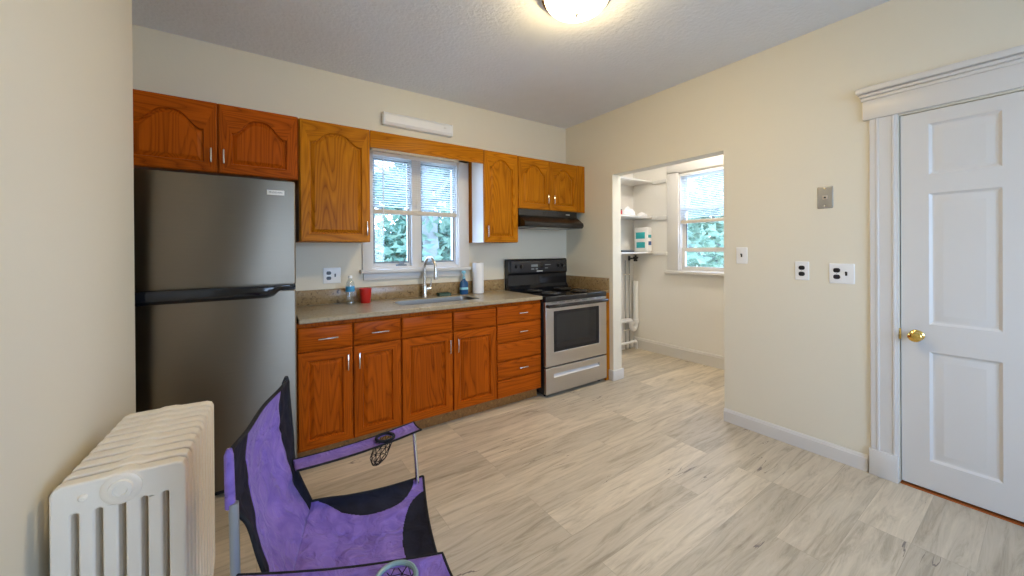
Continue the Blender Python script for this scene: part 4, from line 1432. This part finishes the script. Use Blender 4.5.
for i, (x, lb) in enumerate(((4.105, 'thin pale supply pipe farther from the drain pipe'), (4.185, 'thin pale supply pipe with black star valve handle'))):
    sp_ = thing('supply_pipe', (x, 3.264, 0), lb, 'pipe', 'supply pipes')
    MB().cyl((x, 3.264, 0.0), (x, 3.264, 1.20), 0.008, 12).build('pipe', M['pipegrey'], sp_)
    mb = MB()
    for z in (0.25, 1.0):
        mb.box(x - 0.018, x + 0.018, 3.258, YPB - 0.0005, z, z + 0.016, 0.003)
    mb.build('pipe_clip', M['white'], sp_)
    if i:
        mb = MB()
        hub = Vector((x, 3.150, 1.225))
        mb.lathe([(0, 0), (0.018, 0), (0.018, 0.03), (0, 0.03)], hub, (0, 1, 0), 16)
        for k in range(5):
            a = 2 * PI * k / 5 + 0.3
            q = hub + Vector((math.cos(a) * 0.032, 0.014, math.sin(a) * 0.032))
            mb.lathe([(0, 0), (0.012, 0.001), (0.014, 0.010), (0.012, 0.02), (0, 0.021)], q + Vector((0, -0.012, 0)), (0, 1, 0), 14)
        mb.cyl((x, 3.18, 1.225), (x, 3.262, 1.225), 0.010, 10)
        vh = mb.build('valve_handle', M['black'], sp_)
        vh['label'] = 'black star shaped valve handle'
        MB().lathe([(0, 0), (0.014, 0), (0.016, 0.012), (0.016, 0.05), (0.014, 0.062), (0, 0.062)], (x, 3.264, 1.195)).build('valve_body', M['black'], sp_)
lp = thing('waste_pipe', (3.95, 3.2, 0.08), 'white horizontal pipe low along the pantry back wall', 'pipe')
MB().cyl((3.16, 3.205, 0.105), (4.19, 3.205, 0.105), 0.017, 16).build('pipe', M['plastic'], lp)
mb = MB().cyl((4.19, 3.205, 0.105), (4.235, 3.205, 0.105), 0.024, 16)
mb.tube([(4.23, 3.205, 0.105), (4.25, 3.205, 0.09), (4.255, 3.205, 0.0)], 0.017, 14)
mb.build('elbow', M['plastic'], lp)

# ------------------------------------------------------------------ radiator
RX0, RX1, RY0, PITCH, NS = -0.412, -0.150, 1.415, 0.0530, 10
rd = thing('radiator', ((RX0 + RX1) / 2, RY0 + 0.26, 0), 'white cast iron column radiator against the left wall', 'radiator')
RH = 0.752


def section(y0, th, feet):
    W = RX1 - RX0
    P = lambda u, w_, d: (RX0 + u, y0 + d, w_)
    out = []
    zb = 0.10
    # outline with softly stepped top
    out += [(0.008, zb), (W - 0.008, zb), (W, zb + 0.02), (W, RH - 0.022), (W - 0.006, RH - 0.008), (W - 0.02, RH - 0.002), (W * 0.62, RH - 0.001), (W * 0.56, RH + 0.003), (W * 0.44, RH + 0.003), (W * 0.38, RH - 0.001), (0.02, RH - 0.002), (0.006, RH - 0.008), (0, RH - 0.022), (0, zb + 0.02)]
    if feet:
        out = [(0.010, 0.0), (0.050, 0.0), (0.060, 0.06), (0.075, zb), (W - 0.075, zb), (W - 0.060, 0.06), (W - 0.050, 0.0), (W - 0.010, 0.0)] + out[2:]
    holes = []
    n = 6
    p = W / n
    for k in range(1, n):
        holes.append(rrect(p * k - 0.0068, p * k + 0.0068, 0.185, RH - 0.078, 0.0064, 4))
    mb = MB().holed(out, holes, P, 0, th)
    o = mb.build('section', M['white'], rd, smooth=40)
    bevel(o, 0.011, 3, 50)
    return o


for i in range(NS):
    section(RY0 + i * PITCH, 0.036, i in (0, NS - 1))
for z in (RH - 0.035, 0.145):
    MB().cyl(((RX0 + RX1) / 2, RY0 + 0.01, z), ((RX0 + RX1) / 2, RY0 + NS * PITCH - 0.012, z), 0.034, 24).build('hub', M['white'], rd)
    xc = (RX0 + RX1) / 2
    mb = MB().lathe([(0, 0), (0.042, 0.0), (0.041, 0.005), (0.034, 0.009), (0.026, 0.009), (0.024, 0.015), (0.015, 0.017), (0.013, 0.013), (0, 0.013)], (xc, RY0 + 0.002, z - 0.004), (0, -1, 0))
    mb.build('end_plug', M['white'], rd)
mb = MB().lathe([(0, 0), (0.009, 0.0), (0.009, 0.006), (0.005, 0.010), (0, 0.010)], (RX0 + 0.060, RY0 + 0.001, RH - 0.04), (0, -1, 0), 14)
mb.build('vent_boss', M['white'], rd)


rd.rotation_euler = (0, 0, -0.055)

# ------------------------------------------------------------------ folding chair
def catmull(p0, p1, p2, p3, t):
    return 0.5 * ((2 * p1) + (-p0 + p2) * t + (2 * p0 - 5 * p1 + 4 * p2 - p3) * t * t + (-p0 + 3 * p1 - 3 * p2 + p3) * t ** 3)


def spline(P, n):
    out = []
    P = [Vector(p) for p in P]
    for i in range(len(P) - 1):
        a = P[i - 1] if i else P[0] * 2 - P[1]
        d = P[i + 2] if i + 2 < len(P) else P[-1] * 2 - P[-2]
        for k in range(n):
            out.append(catmull(a, P[i], P[i + 1], d, k / n))
    out.append(P[-1])
    return out


def patch(ctrl, nu, nv):
    """ctrl[row][col] -> dense grid."""
    rows = [spline(r, nu) for r in ctrl]
    cols = [spline([r[j] for r in rows], nv) for j in range(len(rows[0]))]
    return [[cols[j][i] for j in range(len(cols))] for i in range(len(cols[0]))]


BN = Vector((-0.048, 1.035, 0))
BT = Vector((0.128, 0.440, 0)).normalized()
BL = 0.458
BF = Vector((0.9602, -0.2793, 0))


def bk(s, off, z):
    return BN + BT * (s * BL) + BF * off + Vector((0, 0, z))


ch = thing('camping_chair', (0.25, 1.23, 0), 'purple folding camping chair with black mesh panels in the foreground', 'chair')
back_ctrl = [
    [bk(0.00, 0.0, 0.900), bk(0.27, -0.004, 0.890), bk(0.62, -0.012, 0.890), bk(0.94, -0.003, 0.890), bk(1.10, 0.0, 0.893)],
    [bk(0.03, 0.0, 0.775), bk(0.29, -0.008, 0.775), bk(0.62, -0.035, 0.775), bk(0.95, -0.008, 0.775), bk(1.15, 0.002, 0.785)],
    [bk(0.035, 0.030, 0.720), bk(0.21, 0.022, 0.690), bk(0.60, -0.015, 0.680), bk(0.97, 0.004, 0.690), bk(1.16, 0.008, 0.690)],
    [bk(0.03, 0.054, 0.630), bk(0.10, 0.052, 0.610), bk(0.55, 0.020, 0.590), bk(0.93, 0.030, 0.600), bk(1.02, 0.030, 0.610)],
    [bk(0.03, 0.095, 0.500), bk(0.08, 0.095, 0.490), bk(0.50, 0.085, 0.475), bk(0.86, 0.085, 0.490), bk(0.93, 0.085, 0.500)]]
NU, NV = 14, 14
G = patch(back_ctrl, NU, NV)


def wrinkle(G, amp, seed, nrm):
    out = []
    for i, r in enumerate(G):
        rr = []
        for j, p in enumerate(r):
            e = min(1.0, min(i, len(G) - 1 - i, j, len(r) - 1 - j) / 6.0)
            a = mnoise.noise(p * 16 + Vector((seed, 0, 0)))
            b2 = abs(mnoise.noise(p * 11 + Vector((0, seed * 2, 3)) + Vector((a, a, a)) * 0.7))
            rr.append(p + nrm * ((a * 0.5 - b2) * amp * e))
        out.append(rr)
    return out


G = wrinkle(G, 0.011, 3.1, BF)


def solid(o, t):
    md = o.modifiers.new('cloth_thickness', 'SOLIDIFY')
    md.thickness = t
    md.offset = 0
    return o


solid(MB().grid([r[NU:3 * NU + 1] for r in G]).build('backrest', M['purple'], ch, smooth=60, fix=False), 0.003)
solid(MB().grid([r[0:NU + 1] for r in G]).build('mesh_panel', M['blackmesh'], ch, smooth=60, fix=False), 0.003)
solid(MB().grid([r[3 * NU:] for r in G]).build('mesh_panel', M['blackmesh'], ch, smooth=60, fix=False), 0.003)
# black binding round the back
edge = [r[0] for r in G][::-1] + G[0] + [r[-1] for r in G]
MB().tube(edge, 0.0055, 8).build('binding', M['blackband'], ch)
# purple sleeve over the near post
MB().tube([bk(0.0, 0.0, 0.906), bk(0.0, -0.001, 0.893), bk(0.006, 0.0, 0.775)], [0.005, 0.0090, 0.0100], 12).build('post_sleeve', M['purple'], ch)
MB().tube([bk(1.09, -0.002, 0.906), bk(1.11, -0.006, 0.885), bk(1.15, -0.008, 0.70)], [0.006, 0.012, 0.012], 12).build('post_sleeve', M['blackband'], ch)

# seat
FF, FN = Vector((0.563, 1.466, 0.420)), Vector((0.425, 0.930, 0.420))
RN, RF = back_ctrl[4][0], back_ctrl[4][4]
NSG = 160
S = []
for i in range(NSG + 1):
    a = i / NSG
    row = []
    for j in range(NSG + 1):
        b_ = j / NSG
        if True:
            # follow the back panel's lower edge at the rear
            rear = G[-1]
            q = b_ * (len(rear) - 1)
            k = min(int(q), len(rear) - 2)
            pr = rear[k].lerp(rear[k + 1], q - k)
            pf = FN.lerp(FF, b_)
        p = pr.lerp(pf, a)
        sag = math.sin(PI * min(1, max(0, b_))) * (0.030 * math.sin(PI * (0.15 + 0.85 * a)) + 0.012 * a)
        edge_in = 0.022 * math.sin(PI * a) * (b_ - 0.5) * 2
        nn = mnoise.noise(p * 13) * 0.5 - abs(mnoise.noise(p * 9 + Vector((4, 1, 2)))) * 1.0
        e = min(1.0, min(i, NSG - i, j, NSG - j) / 20.0)
        ra = min(1.0, a * 4)
        p = p + (Vector((0, 0, -sag + nn * 0.010 * e)) + Vector((0, -edge_in, 0)) - BF * 0.012 * math.sin(PI * b_) * a) * ra
        row.append(p)
    S.append(row)


def region(a, b_):
    if ((a - 0.47) / 0.42) ** 2 + ((1 - b_) / 0.27) ** 2 < 1:
        return 'far'
    if ((a - 0.47) / 0.42) ** 2 + (b_ / 0.22) ** 2 < 1:
        return 'near'
    if ((b_ - 0.46) / 0.38) ** 2 + ((1 - a) / 0.235) ** 2 < 1:
        return 'front'
    return 'seat'


parts = {}
for i in range(NSG):
    for j in range(NSG):
        parts.setdefault(region((i + 0.5) / NSG, (j + 0.5) / NSG), []).append((i, j))
for k, cells in parts.items():
    mb = MB()
    ix = {}
    for (i, j) in cells:
        f = []
        for (a, b_) in ((i, j), (i, j + 1), (i + 1, j + 1), (i + 1, j)):
            if (a, b_) not in ix:
                ix[(a, b_)] = len(mb.v)
                mb.v.append(S[a][b_])
            f.append(ix[(a, b_)])
        mb.f.append(tuple(f))
        mb.m.append(0)
    o = mb.build('seat' if k == 'seat' else 'mesh_panel', M['purple'] if k == 'seat' else M['blackmesh'], ch, smooth=60, fix=False)
    solid(o, 0.003)
per = [S[i][NSG] for i in range(NSG + 1)] + [S[NSG][j] for j in range(NSG, -1, -1)] + [S[i][0] for i in range(NSG, -1, -1)]
MB().tube(per[::3], 0.005, 6).build('binding', M['blackband'], ch)


# arms
def arm(p0, p1, width, side_dir, cup_t, ring_mat, ring_r, tip):
    p0, p1 = Vector(p0), Vector(p1)
    d = (p1 - p0).normalized()
    sd = Vector(side_dir).normalized()
    n, kk = 64, 14
    cc = p0.lerp(p1, cup_t) + sd * width / 2
    Gm = []
    for i in range(n + 1):
        t = i / n
        r = []
        for j in range(kk + 1):
            s = j / kk
            p = p0.lerp(p1, t) + sd * width * s
            p.z -= 0.010 * math.sin(PI * t) + 0.006 * math.sin(PI * s)
            r.append(p)
        Gm.append(r)
    mb = MB()
    ix = {}
    cells = [(i, j) for i in range(n) for j in range(kk)]
    for (i, j) in cells:
        cpt = (Gm[i][j] + Gm[i + 1][j + 1]) / 2
        if (Vector((cpt.x, cpt.y, 0)) - Vector((cc.x, cc.y, 0))).length < ring_r * 0.92:
            continue
        f = []
        for (a, b_) in ((i, j), (i, j + 1), (i + 1, j + 1), (i + 1, j)):
            if (a, b_) not in ix:
                ix[(a, b_)] = len(mb.v)
                mb.v.append(Gm[a][b_])
            f.append(ix[(a, b_)])
        mb.f.append(tuple(f))
        mb.m.append(0)
    o = mb.build('armrest', M['purple'], ch, smooth=60, fix=False)
    solid(o, 0.004)
    e = [r[0] for r in Gm] + [r for r in Gm[-1][1:]] + [r[-1] for r in Gm[::-1]]
    MB().tube(e, 0.0038, 6).build('binding', M['blackband'], o)
    zc = cc.z - 0.008
    rp = [(cc.x + ring_r * math.cos(2 * PI * k / 32), cc.y + ring_r * math.sin(2 * PI * k / 32), zc + 0.004) for k in range(33)]
    MB().tube(rp, 0.0055, 8).build('cup_ring', ring_mat, o)
    # net pouch
    bm = bmesh.new()
    K, Rn = 10, 4
    vv = []
    for a in range(Rn + 1):
        f = a / Rn
        rr = ring_r * (1 - 0.10 * f) if a < Rn else ring_r * 0.45
        vv.append([bm.verts.new((cc.x + tip[0] * f + rr * math.cos(2 * PI * (k + 0.5 * (a % 2)) / K), cc.y + tip[1] * f + rr * math.sin(2 * PI * (k + 0.5 * (a % 2)) / K), zc - 0.085 * f)) for k in range(K)])
    for a in range(Rn):
        for k in range(K):
            q = vv[a][k], vv[a][(k + 1) % K], vv[a + 1][(k + 1) % K], vv[a + 1][k]
            if a % 2 == 0:
                bm.faces.new((q[0], q[1], q[3]))
                bm.faces.new((q[1], q[2], q[3]))
            else:
                bm.faces.new((q[0], q[1], q[2]))
                bm.faces.new((q[0], q[2], q[3]))
    cv = bm.verts.new((cc.x + tip[0], cc.y + tip[1], zc - 0.088))
    for k in range(K):
        bm.faces.new((vv[Rn][k], vv[Rn][(k + 1) % K], cv))
    me = bpy.data.meshes.new('net_pouch')
    for v in bm.verts:
        v.co -= Vector(ch['_base'])
    bm.to_mesh(me)
    bm.free()
    me.materials.append(M['blackband'])
    np_ = bpy.data.objects.new('net_pouch', me)
    C.objects.link(np_)
    np_.parent = o
    md = np_.modifiers.new('net', 'WIREFRAME')
    md.thickness = 0.0022
    return o


arm((0.105, 1.475, 0.630), (0.533, 1.490, 0.640), 0.080, (0.03, -1, 0), 0.70, M['blackband'], 0.032, (-0.034, 0.0))
arm((-0.036, 1.026, 0.626), (0.366, 0.832, 0.616), 0.110, (-0.10, -1.0, 0), 0.735, M['ring'], 0.043, (0.0, 0.0))

# frame: posts, crossing legs, feet
def leg(p0, p1, name='leg', r=0.0095, mat='greymetal'):
    return MB().tube([p0, p1], r, 12).build(name, M[mat], ch)


leg((-0.041, 1.033, 0.785), (-0.036, 1.036, 0.36), 'post')
leg((0.092, 1.545, 0.875), (0.092, 1.545, 0.36), 'post')
leg((0.520, 1.452, 0.628), (0.527, 1.430, 0.405), 'post', 0.0075, 'nickel')
leg((0.330, 0.800, 0.596), (0.405, 0.905, 0.405), 'post', 0.0075, 'nickel')
ft = [(-0.040, 1.000, 0.012), (0.060, 1.560, 0.012), (0.500, 1.400, 0.012), (0.390, 0.880, 0.012)]
leg((-0.036, 1.036, 0.37), ft[1])
leg((0.092, 1.545, 0.37), ft[0])
leg((0.527, 1.430, 0.41), ft[3])
leg((0.410, 0.900, 0.41), ft[2])
leg((0.527, 1.430, 0.40), ft[1])
leg((0.410, 0.900, 0.40), ft[0])
leg((-0.036, 1.036, 0.38), ft[3])
leg((0.092, 1.545, 0.38), ft[2])
for p in ft:
    MB().lathe([(0, 0), (0.022, 0), (0.024, 0.006), (0.018, 0.020), (0.012, 0.026), (0, 0.026)], (p[0], p[1], 0), n=16).build('foot', M['black'], ch)
jc = MB().lathe([(0, 0), (0.012, 0.001), (0.016, 0.010), (0.016, 0.024), (0.010, 0.032), (0, 0.032)], (-0.062, 1.040, 0.560), n=16).build('joint_cap', M['plastic'], ch)
jc['label'] = 'white plastic joint cap'

# ------------------------------------------------------------------ outdoors, seen through the windows
struct(MB().box(-40, 40, -40, 40, -3.3, -3.2).build('ground', M['ground'], loc=(0, 0, -3.3), smooth=0), 'pale ground outside, toned to bounce sky light indoors', 'ground')


def tree(label, x, y, top, r, leaf, n, lean, seed, leaf_s=0.13, trunk_r=0.16):
    rnd = random.Random(seed)
    t = thing('garden_tree', (x, y, -3.2), label, 'tree', 'trees outside the windows')
    mb = MB()
    mb.tube([(x, y, -3.2), (x + lean * 0.4, y, -0.5), (x + lean, y, 1.6), (x + lean * 1.3, y + 0.1, top - 0.6)], [trunk_r * 1.3, trunk_r, trunk_r * 0.75, trunk_r * 0.25], 12)
    for k in range(7):
        a = rnd.uniform(0, 2 * PI)
        z = rnd.uniform(0.2, top - 1.2)
        L = rnd.uniform(0.8, r)
        mb.tube([(x + lean * 0.8, y, z), (x + lean + math.cos(a) * L * 0.5, y + math.sin(a) * L * 0.5, z + 0.5), (x + lean + math.cos(a) * L, y + math.sin(a) * L, z + 0.8)], [trunk_r * 0.35, trunk_r * 0.22, trunk_r * 0.08], 8)
    mb.build('trunk', M['bark'], t)
    mb = MB()
    blobs = [(Vector((x + lean + rnd.gauss(0, r * 0.45), y + rnd.gauss(0, r * 0.35), rnd.uniform(0.0, top))), rnd.uniform(0.45, 0.9)) for _ in range(34)]
    for i in range(n):
        c, br = blobs[rnd.randrange(len(blobs))]
        d = Vector((rnd.gauss(0, 1), rnd.gauss(0, 1), rnd.gauss(0, 1)))
        d = d.normalized() * br * rnd.random() ** 0.4
        p = c + d
        u = Vector((rnd.gauss(0, 1), rnd.gauss(0, 1), rnd.gauss(0, 0.5))).normalized()
        v = u.cross(Vector((rnd.gauss(0, 1), rnd.gauss(0, 1), rnd.gauss(0, 1)))).normalized()
        s = leaf_s * rnd.uniform(0.6, 1.3)
        fold = u.cross(v) * s * 0.25
        mb.add([p - u * s, p - v * s * 0.5 + fold, p + u * s, p + v * s * 0.5 + fold], [(0, 1, 2), (0, 2, 3)])
    mb.build('foliage', M[leaf], t, smooth=0, fix=False)
    return t


tree('dense sea green tree filling the left casement of the sink window', 4.15, 11.3, 5.2, 2.8, 'leafA', 13000, 0.0, 11, 0.15)
tree('pale trunked tree standing in the right casement of the sink window', 3.25, 7.0, 4.4, 1.2, 'leafB', 650, -0.38, 12, trunk_r=0.20)
tree('farther tree behind the pale trunked tree', 8.2, 16.5, 7.2, 2.6, 'leafA', 4200, 0.2, 13, 0.2)
tree('pale leafy tree outside the pantry window', 9.2, 4.7, 4.6, 1.9, 'leafC', 3400, 0.2, 14)
tree('greener tree outside the pantry window, farther right', 14.6, 9.8, 5.6, 2.4, 'leafC', 4200, -0.2, 15, 0.2)

for o in bpy.data.objects:
    if '_base' in o:
        del o['_base']
